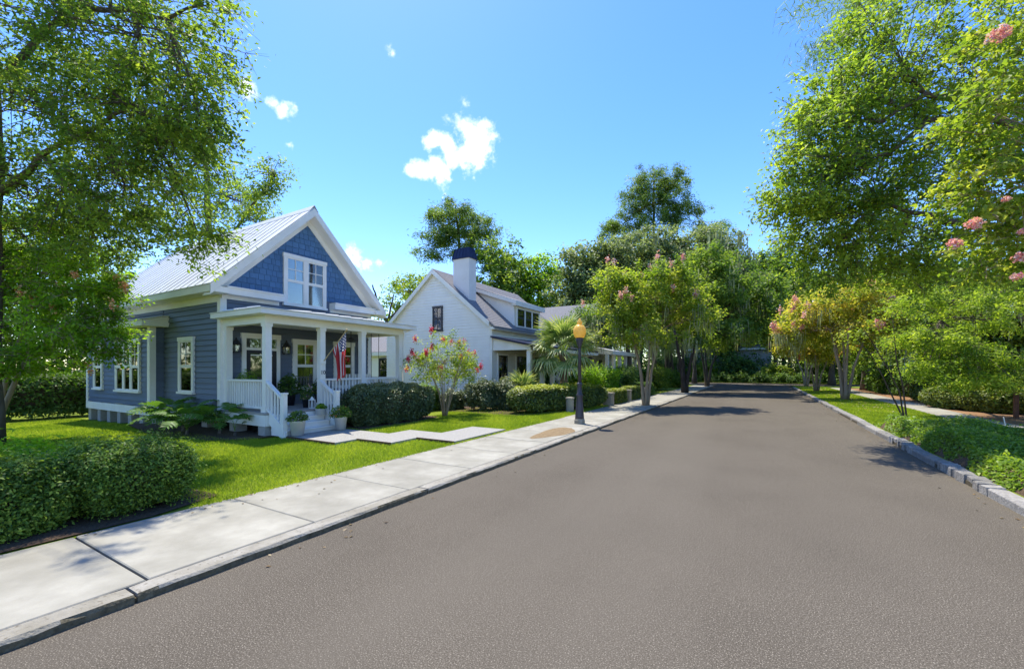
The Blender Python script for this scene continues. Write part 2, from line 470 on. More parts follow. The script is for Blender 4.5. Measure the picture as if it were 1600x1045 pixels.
def make_tree(name, label, cat, base, stems, lobes, leaf, bark, per=70, clump=0.45, size=(0.09, 0.045), seed=1, trunk_r=0.2, group=None,
              flat=0.7, bloom=None, moss=0, limb_r=None, loc=None, thin=True, stem_sides=7, hang=0.0, twigs=False):
    """stems: list of trunk paths; lobes: (centre, radii, number of leaf clumps); bloom: (material, count, radius, lobe part)"""
    rng = np.random.default_rng(seed)
    rd = random.Random(seed)
    base = Vector(base)
    root = thing(name, label, cat, base, group)
    tb = MB()
    ends = []
    for si, path in enumerate(stems):
        stem_r = trunk_r * (1 if si == 0 or trunk_r < .16 else .42)
        pts = [Vector(p) for p in path]
        # refine the path
        fine = []
        for i in range(len(pts) - 1):
            for k in range(4):
                q = pts[i].lerp(pts[i + 1], k / 4)
                if i + k:
                    q += Vector((rd.uniform(-1, 1), rd.uniform(-1, 1), 0)) * trunk_r * 0.25
                fine.append(q)
        fine.append(pts[-1])
        n = len(fine)
        rr = [stem_r * (1 - 0.6 * i / (n - 1)) for i in range(n)]
        rr[0] *= 1.35
        if n > 2:
            rr[1] *= 1.12
        tb.tube(fine, rr, stem_sides)
        ends.append((fine, rr))
    allP, allT, allO, allA, allW = [], [], [], [], []
    shell = []
    for (c, r, n) in lobes:
        c = np.array(c, float)
        r = np.array(r if isinstance(r, (tuple, list)) else (r, r, r * 0.85), float)
        # limb to the lobe
        best = min(((p, q, s) for (f, rr) in ends for p, q, s in zip(f[len(f) // 3:], rr[len(f) // 3:], range(99))), key=lambda w: (w[0] - Vector(c)).length - 0.4 * w[0].z)
        lr = limb_r or best[1] * 0.6
        limb = bez(best[0], Vector(c), sag=0.06 * (best[0] - Vector(c)).length, n=5, wob=0.08 * min(r), rng=rd)
        tb.tube(limb, [lr * (1 - 0.13 * i) for i in range(6)], 5)
        u = unit(rng.normal(size=(n, 3)))
        rad = rng.uniform(0.12, 1.0, size=(n, 1)) ** 0.42
        spray = rng.random(n) < .22
        rad[spray] = rng.uniform(1.02, 1.28, size=(int(spray.sum()), 1))
        cs = c + u * rad * r
        for i in range(n):
            if thin and (i % 2 == 0 or spray[i]):
                j = limb[rd.randrange(1, 6)]
                tb.tube(bez(j, cs[i], sag=0.05, n=3, wob=0.06, rng=rd), [lr * 0.32, lr * 0.24, lr * 0.16, 0.006], 4, cap=False)
        m = np.maximum(1, (per * rng.uniform(0.5, 1.5, size=n)).astype(int))
        m[spray] = np.maximum(1, m[spray] // 3)
        idx = np.repeat(np.arange(n), m)
        cr = clump * rng.uniform(0.6, 1.25, size=n)
        cr[spray] *= .6
        # leaves sit along short twigs that fan out from the middle of the clump
        kt = max(4, per // 9)
        tw = unit(rng.normal(size=(n, kt, 3)) + u[:, None, :] * .5) * rng.uniform(.65, 1.35, size=(n, kt, 1))
        tw[:, :, 2] = tw[:, :, 2] * flat - .10
        ti = rng.integers(0, kt, len(idx))
        td = tw[idx, ti]
        tt = rng.uniform(.12, 1.0, size=(len(idx), 1))
        off = td * tt * (cr[idx])[:, None] * 1.05
        off[:, 2] -= (tt[:, 0] ** 2) * cr[idx] * .12
        off += rng.normal(size=off.shape) * (size[0] * .55 + .06 * cr[idx][:, None])
        allA.append(td)
        if twigs:
            a0 = cs[:, None, :] + np.zeros_like(tw)
            a1 = a0 + tw * cr[:, None, None] * .95
            a1[:, :, 2] -= cr[:, None] * .10
            a0, a1 = a0.reshape(-1, 3), a1.reshape(-1, 3)
            sd = unit(np.cross(a1 - a0, rng.normal(size=a0.shape))) * .005
            allW.append(np.stack([a0 - sd, a0 + sd, a1 + sd * .4, a1 - sd * .4], 1))
        if hang:
            off[:, 2] -= hang * np.linalg.norm(off[:, :2], axis=1)
        allP.append(cs[idx] + off)
        ct = rng.uniform(0.12, 0.82, size=n)
        allT.append(ct[idx] + rng.normal(size=len(idx)) * 0.16)
        allO.append(u[idx])
        shell.append((cs, u, rad[:, 0], cr))
    P = np.concatenate(allP); T = np.concatenate(allT); O = np.concatenate(allO); A = np.concatenate(allA)
    keep = P[:, 2] > 0.35
    P, T, O, A = P[keep], T[keep], O[keep], A[keep]
    me = quads_mesh(name + '_crown', leaves(rng, P, size[0], size[1], up=0.5, out=O, outw=0.35, axis=A), leaf, T)
    tb.build('trunk', bark, root, smooth=True)
    link('crown', me, root, 'stuff')
    if twigs:
        link('twigs', quads_mesh(name + '_twigs', np.concatenate(allW), bark), root, 'stuff')
    if bloom:
        bm_, count, br = bloom[:3]
        zones = bloom[3] if len(bloom) > 3 else range(len(shell))
        bp = []
        for _ in range(count):
            cs, u, rad, cr = shell[rng.choice(list(zones))]
            ok = np.where((rad > 0.75) & (u[:, 2] > -0.5))[0]
            if len(ok) == 0:
                continue
            i = rng.choice(ok)
            bp.append(cs[i] + u[i] * cr[i] * 0.9)
        if len(bp):
            bp = np.array(bp)
            k = 46
            idx = np.repeat(np.arange(len(bp)), k)
            off = rng.normal(size=(len(idx), 3)) * br * 0.38 * np.array((.85, .85, 1.5))
            V = leaves(rng, bp[idx] + off, br * 0.42, br * 0.36, up=0.2)
            link('blossom', quads_mesh(name + '_blossom', V, bm_, rng.uniform(0, 1, len(idx))), root, 'stuff')
    if moss:
        mp_ = []
        for _ in range(moss):
            cs, u, rad, cr = shell[rng.integers(len(shell))]
            i = rng.integers(len(cs))
            mp_.append(cs[i] - np.array((0, 0, cr[i] * 0.3)))
        link('spanish_moss', moss_mesh(name, np.array(mp_), rng, clump), root, 'stuff')
    return root

def moss_mesh(name, tops, rng, clump, n=16, drop=(0.2, 0.75)):
    idx = np.repeat(np.arange(len(tops)), n)
    N = len(idx)
    a = tops[idx] + rng.normal(size=(N, 3)) * np.array((0.13, 0.13, 0.1)) * clump / 0.45
    ln = rng.uniform(*drop, size=N) * (clump / 0.45)
    w = rng.uniform(0.012, 0.035, size=N) * (clump / 0.45)
    ang = rng.uniform(0, math.pi, size=N)
    sx = np.stack([np.cos(ang), np.sin(ang), np.zeros(N)], 1) * w[:, None]
    sway = rng.normal(size=(N, 3)) * 0.05; sway[:, 2] = 0
    V = np.empty((N, 4, 3))
    dn = np.zeros((N, 3)); dn[:, 2] = -ln
    V[:, 0] = a - sx; V[:, 1] = a + sx
    V[:, 2] = a + dn + sway + sx * 0.2; V[:, 3] = a + dn + sway - sx * 0.2
    return quads_mesh(name + '_moss', V, M['moss'], rng.uniform(0, 1, N))

def copy_tree(root, loc, rz, scale, label, group=None):
    r = root.copy(); COL.objects.link(r)
    r.location = loc; r.rotation_euler = (0, 0, rz); r.scale = scale
    r['label'] = label
    if group:
        r['group'] = group
    for ch in list(root.children):
        c = ch.copy(); COL.objects.link(c); c.parent = r
        c.matrix_parent_inverse = ch.matrix_parent_inverse.copy()
    return r

# ================================================================== ground, road, pavements
def sheet(x0, x1, y0, y1, z, nx=1, ny=1, zf=None):
    mb = MB()
    vs, fs = [], []
    for j in range(ny + 1):
        for i in range(nx + 1):
            x = x0 + (x1 - x0) * i / nx; y = y0 + (y1 - y0) * j / ny
            vs.append((x, y, zf(x, y) if zf else z))
    for j in range(ny):
        for i in range(nx):
            a = j * (nx + 1) + i
            fs.append((a, a + 1, a + nx + 2, a + nx + 1))
    return mb.add(vs, fs)

struct('ground', sheet(-900, 900, -900, 900, -0.25), M['forest_floor'])
KL, KR = -3.79, 2.57            # the two kerb lines
END = 50.0                      # where the street meets the cross street
struct('road', sheet(KL - 0.05, KR + 0.05, -40, END + 0.5, 0.0).add([(-80, END + 0.5, 0), (80, END + 0.5, 0), (80, END + 7.5, 0), (-80, END + 7.5, 0)], [(0, 1, 2, 3)]), M['asphalt'])

def smooth(t):
    t = max(0, min(1, t)); return t * t * (3 - 2 * t)
def lawn_z(x, y):
    return 0.05 - 0.17 * smooth((-12.5 - x) / 8.0)
struct('lawn', sheet(-60, -5.60, -30, END - 1, 0.05, 60, 40, lawn_z), M['turf'], True)
struct('verge', sheet(KR + 0.2, 60, -30, END - 1, 0.09), M['turf'])
struct('pine_straw_bed', sheet(6.15, 26, -20, 44, 0.10), M['straw'])
struct('far_verge', sheet(-80, 80, END + 7.7, 140, 0.06), M['turf'])

# left kerb: long cast stones
kerb = struct('kerb', MB().box(KL - 0.17, KL - 0.012, -40, END - 1.2, -0.2, 0.035), M['joint'])
def kerb_stone(x0, x1, ln, h, seed, mat, rough=0.006):
    rd = random.Random(seed)
    n = max(2, int(ln / 0.12))
    vs, fs = [], []
    for i in range(n + 1):
        y = ln * i / n
        j = lambda s=rough: rd.uniform(-s, s)
        e = 0.0 if 0 < i < n else 0.006
        vs += [(x0, y, -0.15), (x0 + e, y, h - 0.012 + j(rough * .5)), (x0 + 0.012, y, h - e), (x1 - 0.02 + j(), y, h - e), (x1 - e + j(), y, h - 0.022 + j()), (x1 + j(), y, -0.15)]
    for i in range(n):
        for k in range(5):
            a = i * 6 + k
            fs.append((a, a + 6, a + 7, a + 1))
    fs.append((0, 1, 2, 3, 4, 5)); fs.append(tuple(n * 6 + k for k in (5, 4, 3, 2, 1, 0)))
    me = bpy.data.meshes.new('kerb_stone')
    me.from_pydata(vs, [], fs)
    me.materials.append(mat)
    return me
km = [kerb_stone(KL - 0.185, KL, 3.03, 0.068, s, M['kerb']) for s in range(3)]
kd = M['kerb_face_dark']
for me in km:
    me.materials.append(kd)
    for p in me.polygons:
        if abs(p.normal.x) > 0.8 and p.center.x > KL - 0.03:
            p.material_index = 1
y = 1.25 - 3.05 * 6
i = 0
while y < END - 3.5:
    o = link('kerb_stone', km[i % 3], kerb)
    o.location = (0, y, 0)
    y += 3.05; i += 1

# left pavement: slabs with open joints
walk = struct('pavement', MB().box(-5.60, KL - 0.21, -40, END - 1.4, -0.2, 0.03), M['joint'])
def slab_mesh(x0, x1, ln, seed):
    rd = random.Random(seed)
    mb = MB()
    b = 0.008
    z = 0.06
    vs = [(x0, 0, -0.1), (x1, 0, -0.1), (x1, ln, -0.1), (x0, ln, -0.1),
          (x0, 0, z - b), (x1, 0, z - b), (x1, ln, z - b), (x0, ln, z - b),
          (x0 + b, b, z), (x1 - b, b, z), (x1 - b, ln - b, z), (x0 + b, ln - b, z)]
    fs = [(8, 9, 10, 11)] + [(4 + k, 4 + (k + 1) % 4, 8 + (k + 1) % 4, 8 + k) for k in range(4)] + [(k, (k + 1) % 4, 4 + (k + 1) % 4, 4 + k) for k in range(4)]
    return mb.add(vs, fs).mesh('slab', M['concrete'])
sm_ = slab_mesh(-5.62, KL - 0.215, 1.374, 1)
for i in range(-8, 33):
    o = link('slab', sm_, walk)
    o.location = (random.uniform(-.006, .006), 1.385 + 1.39 * i, random.uniform(-.003, .003))
# bare soil in the pavement beside the lamp
ds = MB()
n = 22
ring = []
for k in range(n):
    t = 2 * math.pi * k / n
    rr = 1 + 0.12 * math.sin(3 * t + 1) + random.uniform(-.06, .06)
    ring.append((-4.42 + 0.36 * rr * math.cos(t), 9.75 + 1.02 * rr * math.sin(t), 0.064))
inner = [(-4.42 + (p[0] + 4.42) * .55, 9.75 + (p[1] - 9.75) * .55, 0.078 + random.uniform(0, .014)) for p in ring]
ds.add(ring + inner + [(-4.42, 9.75, .085)], [(k, (k + 1) % n, n + (k + 1) % n, n + k) for k in range(n)] + [(n + k, n + (k + 1) % n, 2 * n) for k in range(n)])
ds.build('dirt_patch', M['dirt'], None, True, 'structure')

# right kerb: dressed stones and short runs of granite setts
kerb_r = struct('kerb', MB().box(KR + 0.012, KR + 0.17, -20, END - 1.2, -0.2, 0.06), M['joint'])
def block(x0, x1, ln, h, seed, j=0.012):
    rd = random.Random(seed)
    q = lambda s=j: rd.uniform(-s, s)
    b = 0.016
    vs = []
    for (z, e) in ((-0.12, 0), (h - b, 0), (h, b)):
        for (x, yy) in ((x0 + e, e), (x1 - e, e), (x1 - e, ln - e), (x0 + e, ln - e)):
            vs.append((x + q(), yy + q(j * .5), z + (q() if z > 0 else 0)))
    fs = [(8, 9, 10, 11)] + [(r * 4 + k, r * 4 + (k + 1) % 4, r * 4 + 4 + (k + 1) % 4, r * 4 + 4 + k) for r in (0, 1) for k in range(4)]
    return MB().add(vs, fs).mesh('kerb_stone', M['granite'])
setts = [block(KR, KR + 0.2, 0.225, 0.125, s, 0.016) for s in range(6)]
longs = [block(KR, KR + 0.2, 1.17, 0.115, 20 + s, 0.007) for s in range(3)]
y = -4.0
i = 0
while y < 44:
    if 7.2 < y < 9.7 or 10.7 < y < 12.4 or 20.3 < y < 21.6 or 13.9 < y < 14.5:
        o = link('granite_sett', setts[(i * 5) % 6], kerb_r); ln = 0.24
    else:
        o = link('kerb_stone', longs[i % 3], kerb_r); ln = 1.185
    o.location = (random.uniform(-.015, .015), y, random.uniform(-.008, .008))
    y += ln; i += 1
struct('path', MB().box(5.15, 6.15, -10, 44, 0.0, 0.115), M['concrete'])

# front path of three staggered tabby slabs
fp = struct('front_path', MB().box(-9.44, -7.72, 5.86, 7.26, -0.05, 0.05).box(-7.66, -6.70, 6.46, 7.96, -0.05, 0.05).box(-6.66, -5.66, 7.26, 9.26, -0.05, 0.05), M['joint'])
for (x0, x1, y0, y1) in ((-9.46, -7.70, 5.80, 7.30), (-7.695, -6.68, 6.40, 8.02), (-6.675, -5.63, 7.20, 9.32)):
    MB().box(x0, x1, y0, y1, 0.02, 0.108).build('slab', M['tabby'], fp)
    MB().box(x0 - .01, x1, y0 - .042, y0 - .002, 0.0, 0.114).build('shaded_edge', M['mulch'], fp)  # dark strip stands in for the shaded side of the slab
# planting beds
def bed(name, pts, z, mat):
    n = len(pts)
    cx = sum(p[0] for p in pts) / n; cy = sum(p[1] for p in pts) / n
    mb = MB().add([(p[0], p[1], z) for p in pts] + [(cx, cy, z + .03)], [(k, (k + 1) % n, n) for k in range(n)])
    o = mb.build(name, mat, None, True, 'structure')
    return o
bed('mulch_bed', [(-9.9, 5.2), (-9.9, 5.9), (-12.3, 6.2), (-15.6, 5.8), (-15.6, 4.9), (-12.4, 4.35), (-10.6, 4.7)], 0.075, M['mulch'])
bed('mulch_bed', [(-5.66, -3), (-5.66, 2.0), (-5.9, 2.75), (-6.6, 2.7), (-7.2, 1.5), (-7.4, -3)], 0.066, M['mulch'])
bed('mulch_bed', [(-9.9, 12.6), (-7.2, 12.4), (-6.1, 15), (-5.7, 18.2), (-5.7, 24), (-14, 26), (-18, 15.9), (-14, 14.2)], 0.072, M['mulch'])
bed('mulch_bed', [(-9.9, 7.45), (-9.0, 7.6), (-8.85, 9.2), (-9.3, 11), (-11, 11.2), (-11.6, 7.6)], 0.070, M['mulch'])

# ================================================================== house helpers
def lap_board(fr, u0a, u1a, v0, h, u0b=None, u1b=None):
    """one sloping board; the top edge may be shorter than the bottom (gable)"""
    o, u, n = fr
    u0b = u0a if u0b is None else u0b
    u1b = u1a if u1b is None else u1b
    z = Vector((0, 0, 1))
    P = lambda a, b, c: o + u * a + n * c + z * b
    vs = [P(u0a, v0, 0.0), P(u1a, v0, 0.0), P(u1b, v0 + h + .012, 0.0), P(u0b, v0 + h + .012, 0.0),
          P(u0a, v0, 0.040), P(u1a, v0, 0.040), P(u1b, v0 + h + .012, 0.004), P(u0b, v0 + h + .012, 0.004)]
    return vs, [(4, 5, 6, 7), (0, 1, 5, 4), (0, 4, 7, 3), (1, 2, 6, 5), (3, 7, 6, 2)]

def boards(parent, fr, u0, u1, v0, v1, mat, name='clapboard', h=0.145):
    k = max(1, round((v1 - v0) / h)); h = (v1 - v0) / k
    for i in range(k):
        MB().add(*lap_board(fr, u0, u1, v0 + i * h, h)).build(name, mat, parent)

def window(house, fr, u0, u1, v0, v1, cols=2, rows=2, low=False, back='interior', units=1, trim=0.09, frame='white', sash='white', head=True):
    w = MB()
    t = trim
    w.fbox(fr, u0 - t, u0, v0, v1, 0.02, 0.078).fbox(fr, u1, u1 + t, v0, v1, 0.02, 0.078)
    w.fbox(fr, u0 - t - .02, u1 + t + .02, v1, v1 + t * 1.25, 0.02, 0.088)
    w.fbox(fr, u0 - t - .025, u1 + t + .025, v0 - 0.06, v0, 0.02, 0.112)
    uw = (u1 - u0) / units
    for k in range(1, units):
        w.fbox(fr, u0 + uw * k - t * .55, u0 + uw * k + t * .55, v0, v1, 0.02, 0.076)
    wo = w.build('window', M[frame], house)
    for k in range(units):
        a = u0 + uw * k + (t * .55 if k else 0); b = u0 + uw * (k + 1) - (t * .55 if k < units - 1 else 0)
        mid = (v0 + v1) / 2
        for (c, d, nn, grid) in ((mid, v1, 0.064, True), (v0, mid, 0.058, low)):
            s = MB()
            e = 0.042
            s.fbox(fr, a, a + e, c, d, 0.024, nn + .008).fbox(fr, b - e, b, c, d, 0.024, nn + .008)
            s.fbox(fr, a + e, b - e, d - e, d, 0.024, nn + .007).fbox(fr, a + e, b - e, c, c + e, 0.024, nn + .007)
            if grid:
                for q in range(1, cols):
                    x = a + (b - a) * q / cols
                    s.fbox(fr, x - .011, x + .011, c + e, d - e, 0.048, nn + .004)
                for q in range(1, rows):
                    z = c + (d - c) * q / rows
                    s.fbox(fr, a + e, b - e, z - .011, z + .011, 0.048, nn + .0035)
            s.build('sash', M[sash], wo)
            MB().fbox(fr, a + e - .004, b - e + .004, c + e - .004, d - e + .004, nn - .012, nn - .008).build('pane', M['glass'], wo)
        MB().fbox(fr, a, b, v0, v1, 0.016, 0.0435).build('blind' if back == 'blind' else 'curtain' if back == 'curtain' else 'dark_room', M[back], wo)
    return wo

# ================================================================== the blue cottage
XF, YL, YR, YB, XB, XE, YP = -12.1, 5.7, 10.55, 5.37, -15.4, -20.5, 8.12
house = thing('cottage', 'blue clapboard cottage with white front porch and pale metal gable roof', 'house', (-15, 8, 0))
Z0, ZE = 0.56, 3.62
core = MB()
core.prism([(YL, Z0), (YR, Z0), (YR, 4.0), (YP, 6.42), (YL, 4.0)], XE, XF, 'x')
wall = core.build('wall', M['blue'], house)
bayo = MB().box(XE, XB, YB, YL - .002, Z0, 3.05).build('bay', M['blue'], house)
FRONT = (Vector((XF, 0, 0)), Vector((0, 1, 0)), Vector((1, 0, 0)))
SIDE = (Vector((0, YL, 0)), Vector((1, 0, 0)), Vector((0, -1, 0)))
BAY = (Vector((0, YB, 0)), Vector((1, 0, 0)), Vector((0, -1, 0)))
BAYR = (Vector((XB, 0, 0)), Vector((0, 1, 0)), Vector((1, 0, 0)))
boards(wall, FRONT, YL + .1, YR - .1, Z0, 3.56, M['blue'])
boards(wall, SIDE, XB + .03, XF - .1, Z0, 3.46, M['blue'])
boards(wall, SIDE, XE, XB - .03, 3.2, 3.46, M['blue'])
boards(bayo, BAY, XE + .1, XB - .1, Z0, 2.9, M['blue'])
boards(bayo, BAYR, YB + .1, YL - .03, Z0, 2.9, M['blue'])
# gable shingles, each its own piece
SL = (6.60 - 3.82) / (YP - 5.30)
gable = MB().prism([(YL + .1, 3.9), (YR - .1, 3.9), (YP, 6.28)], XF - .1, XF + .004, 'x').build('gable', M['blue_shingle_lit'], house)
rd = random.Random(3)
row = 0
z = 3.84
while z < 6.2:
    half = (6.60 - 0.33 - z) / SL
    y = YP - half + rd.uniform(0, .08)
    while y < YP + half - .05:
        w = rd.uniform(0.12, 0.24)
        y1 = min(y + w, YP + half)
        if y1 - y > .05 and not (y > 7.36 and y1 < 8.72 and z < 4.95 and z > 3.5):
            h = 0.165; d = rd.uniform(-.01, .012)
            top = min(z + h + .03, 6.3)
            ht = max(0.0, (6.60 - 0.29 - top) / SL)
            ya, yb = max(y, YP - ht), min(y1 - .008, YP + ht)
            if yb - ya > .03:
                x = XF
                vs = [(x, y, z + d), (x, y1 - .008, z + d), (x, yb, top), (x, ya, top), (x + .030, y, z + d), (x + .030, y1 - .008, z + d), (x + .007, yb, top), (x + .007, ya, top)]
                MB().add(vs, [(4, 5, 6, 7), (0, 1, 5, 4), (0, 4, 7, 3), (1, 2, 6, 5), (3, 7, 6, 2)]).build('shingle', M['blue_shingle_lit'], gable)
        y = y1
    z += 0.165; row += 1
# roof
XR0, XR1 = XE - .35, -11.74
rz = lambda yy: 6.60 - SL * abs(yy - YP)
roof = MB().prism([(5.30, 3.70), (YP, 6.48), (2 * YP - 5.30, 3.70), (2 * YP - 5.30, 3.80), (YP, 6.585), (5.30, 3.80)], XR0 + .01, XR1 - .01, 'x').build('roof', M['white'], house)
pw = 0.405
for sgn in (-1, 1):
    e = YP + sgn * 2.84
    pm = MB()
    pm.prism([(e, rz(e) - .012), (YP, 6.588), (YP, 6.606), (e, rz(e) + .006)], 0.002, pw - .002, 'x')
    pm.prism([(e, rz(e) + .006), (YP, 6.606), (YP, 6.628), (e, rz(e) + .028)], -.009, .009, 'x')
    pme = pm.mesh('roof_panel', M['metal_roof'])
    x = XR1 - pw
    while x > XR0 - .01:
        o = link('roof_panel', pme, roof); o.location = (x, 0, 0)
        x -= pw
MB().prism([(YP - .14, rz(YP - .14) + .02), (YP, 6.655), (YP + .14, rz(YP - .14) + .02), (YP, 6.67)], XR0, XR1 + .01, 'x').build('ridge_cap', M['metal_roof'], roof)
# rakes, soffits, cornices
for sgn in (-1, 1):
    e = YP + sgn * 2.85
    def sl(yy, d): return (yy, 6.60 - SL * abs(yy - YP) - d)
    MB().prism([sl(e, .03), sl(YP, .03), sl(YP, .25), sl(e, .25)], XR1, XR1 + .03, 'x').build('rake_board', M['white'], house)
    MB().prism([sl(e, .255), sl(YP, .255), sl(YP, .275), sl(e, .275)], XF + .001, XR1 + .026, 'x').build('rake_soffit', M['white'], house)
    i0 = YP + sgn * 2.55
    MB().prism([sl(i0, .28), sl(YP, .28), sl(YP, .50), sl(i0, .50)], XF + .001, XF + .048, 'x').build('frieze', M['white'], house)
    # eave box along the side
    y0, y1 = sorted((e, YP + sgn * 2.40))
    MB().box(XR0 + .02, XR1 + .02, y0, y1, 3.60, 3.79 if False else 3.745).build('cornice', M['white'], house)
    y0, y1 = sorted((YP + sgn * 2.455, YP + sgn * 2.405))
    MB().box(XE, XF - .01, y0, y1, 3.42, 3.598).build('frieze', M['white'], house)
for (a, b) in ((YL - .02, 7.20), (8.90, YR + .02)):
    MB().box(XF + .002, XF + .30, a, b, 3.60, 3.76).box(XF + .002, XF + .33, a, b, 3.762, 3.80).box(XF + .002, XF + .06, a, b, 3.50, 3.598).build('cornice', M['white'], house)
# corner boards and skirt
for (x0, x1, y0, y1, z1) in ((XF - .11, XF + .052, YL - .052, YL + .10, 3.5), (XF - .11, XF + .052, YR - .10, YR + .052, 3.5), (XB - .12, XB + .052, YB - .052, YB + .10, 2.92), (XE - .052, XE + .10, YB - .052, YB + .1, 2.92)):
    MB().box(x0, x1, y0, y1, Z0 - .02, z1).build('corner_board', M['white'], house)
MB().box(XB + .062, XF + .056, YL - .058, YL, .30, Z0 - .022).build('skirt_board', M['white'], house)
MB().box(XE - .04, XB + .058, YB - .058, YB + .05, .30, Z0 - .022).build('skirt_board', M['white'], house)
MB().box(XB - .05, XB + .060, YB + .051, YL - .060, .30, Z0 - .022).build('skirt_board', M['white'], house)
MB().box(XF - .05, XF + .054, YL + .06, YR, .30, Z0 - .022).build('skirt_board', M['white'], house)
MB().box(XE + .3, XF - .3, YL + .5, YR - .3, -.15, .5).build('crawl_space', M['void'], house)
for k in range(7):
    x = XE + .12 + k * .86
    MB().box(x - .13, x + .13, YB + .0, YB + .26, -.2, .298).build('pier', M['pier'], house)
for x in (-13.0, -14.2):
    MB().box(x - .15, x + .15, YL + .0, YL + .26, -.2, .298).build('pier', M['pier'], house)
# bay roof
MB().prism([(YB - .33, 2.90), (YL - .01, 2.90), (YL - .01, 3.22), (YB - .33, 3.06)], XE - .3, XB + .34, 'x').build('bay_cornice', M['white'], house)
MB().prism([(YB - .36, 3.063), (YL - .01, 3.225), (YL - .01, 3.25), (YB - .36, 3.088)], XE - .33, XB + .37, 'x').build('bay_roof', M['metal_roof'], house)
# windows
window(house, SIDE, -14.27, -13.56, 1.02, 2.45, cols=2, rows=2, low=False, back='interior')
window(house, BAY, -17.80, -16.10, 1.0, 2.47, cols=2, rows=2, units=3, back='curtain', trim=.08)
window(house, BAY, -19.72, -19.10, 1.02, 2.45, cols=2, rows=2, back='interior')
window(house, FRONT, 7.42, 8.66, 3.60, 4.98, units=2, back='blind', trim=.085)
window(house, FRONT, 7.72, 8.33, 1.08, 2.44, back='interior', trim=.10)
window(house, FRONT, 9.14, 9.74, 1.08, 2.44, back='interior', trim=.10)
# door with transom
dr = MB()
dr.fbox(FRONT, 6.17, 6.28, .62, 2.50, .02, .085).fbox(FRONT, 7.12, 7.22, .62, 2.50, .02, .085).fbox(FRONT, 6.15, 7.24, 2.50, 2.64, .02, .095).fbox(FRONT, 6.28, 7.12, 2.18, 2.25, .02, .08)
do = dr.build('door', M['white'], house)
MB().fbox(FRONT, 6.28, 6.40, .62, 2.18, .024, .066).fbox(FRONT, 7.0, 7.12, .62, 2.18, .024, .066).fbox(FRONT, 6.40, 7.0, .62, .84, .024, .066).fbox(FRONT, 6.40, 7.0, 2.09, 2.18, .024, .066).build('door_leaf', M['iron'], do)
MB().fbox(FRONT, 6.40, 7.0, .84, 2.09, .052, .056).build('pane', M['glass'], do)
MB().fbox(FRONT, 6.40, 7.0, 2.03, 2.06, .057, .063).build('door_rail', M['white'], do)
for (a, b) in ((6.28, 6.69), (6.71, 7.12)):
    MB().fbox(FRONT, a + .01, b - .01, 2.25, 2.50, .052, .056).build('transom_pane', M['glass'], do)
MB().fbox(FRONT, 6.69, 6.71, 2.25, 2.50, .03, .072).build('transom_bar', M['white'], do)
MB().fbox(FRONT, 6.30, 7.10, .84, 2.49, .018, .0445).build('dark_room', M['interior'], do)
MB().lathe([(.0, 0), (.028, .005), (.03, .03), (.02, .05)], (XF + .08, 6.95, 1.55), 8).build('door_handle', M['brass'], do)
# sconces
def sconce(yy):
    x = XF + .16
    s = MB().box(XF + .02, XF + .05, yy - .05, yy + .05, 2.12, 2.36)
    so = s.build('sconce', M['white'], house)
    MB().box(x - .075, x + .075, yy - .075, yy + .075, 2.10, 2.125).tube([(XF + .05, yy, 2.33), (x, yy, 2.44)], .012, 6).lathe([(.13, 0), (.085, .06), (.05, .12), (.03, .14), (.012, .2)], (x, yy, 2.30), 8).build('lantern_top', M['iron'], so)
    for (a, b) in ((-1, -1), (-1, 1), (1, -1), (1, 1)):
        MB().box(x + a * .07 - .008, x + a * .07 + .008, yy + b * .07 - .008, yy + b * .07 + .008, 2.125, 2.30).build('lantern_bar', M['iron'], so)
    MB().box(x - .06, x + .06, yy - .06, yy + .06, 2.126, 2.298).build('lantern_glass', M['glass'], so)
    MB().lathe([(.022, 0), (.022, .09)], (x, yy, 2.13), 8).build('candle', M['pot'], so)
sconce(5.98); sconce(7.42 - .06)
# porch
PX, PF = -10.2, 0.60
porch = MB().box(XF + .056, -10.02, YL - .05, 10.42, PF - .035, PF - .002).build('porch_floor', M['floor_paint'], house)
y = YL - .05
while y < 10.4:
    MB().box(XF + .058, -9.99, y + .004, y + .128, PF - .001, PF + .018).build('floor_board', M['floor_paint'], porch)
    y += .133
MB().box(-10.07, -10.022, YL - .04, 10.40, .30, PF - .036).build('porch_skirt', M['white'], house)
MB().box(XF + .05, -10.071, YL - .04, YL + .005, .30, PF - .036).build('porch_skirt', M['white'], house)
MB().box(XF + .05, -10.071, 10.36, 10.40, .30, PF - .036).build('porch_skirt', M['white'], house)
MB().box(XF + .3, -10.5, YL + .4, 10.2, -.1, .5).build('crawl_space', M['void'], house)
for (x, yy) in ((-10.2, 5.80), (-10.2, 8.6), (-10.2, 10.2), (-11.5, 5.80)):
    MB().box(x - .14, x + .14, yy - .13, yy + .15, -.15, .30).build('pier', M['pier'], house)
cols = [(PX, 5.80), (PX, 7.26), (PX, 8.62), (PX, 10.12), (XF + .12, 5.80), (XF + .12, 10.12)]
for (x, yy) in cols:
    c = MB().box(x - .075, x + .075, yy - .075, yy + .075, PF + .019, 2.76).build('column', M['white'], house)
    MB().box(x - .095, x + .095, yy - .095, yy + .095, PF + .0195, PF + .16).build('base_block', M['white'], c)
    MB().box(x - .092, x + .092, yy - .092, yy + .092, 2.68, 2.759).build('capital', M['white'], c)
MB().box(PX - .10, PX + .10, 5.70, 10.22, 2.76, 2.94).box(XF + .03, PX - .101, 5.70, 5.90, 2.76, 2.94).box(XF + .03, PX - .101, 10.02, 10.22, 2.76, 2.94).build('porch_beam', M['white'], house)
MB().box(XF + .03, PX - .102, 5.902, 10.018, 2.86, 2.90).build('porch_ceiling', M['white'], house)
EX, EY0, EY1 = -9.78, 5.42, 10.50
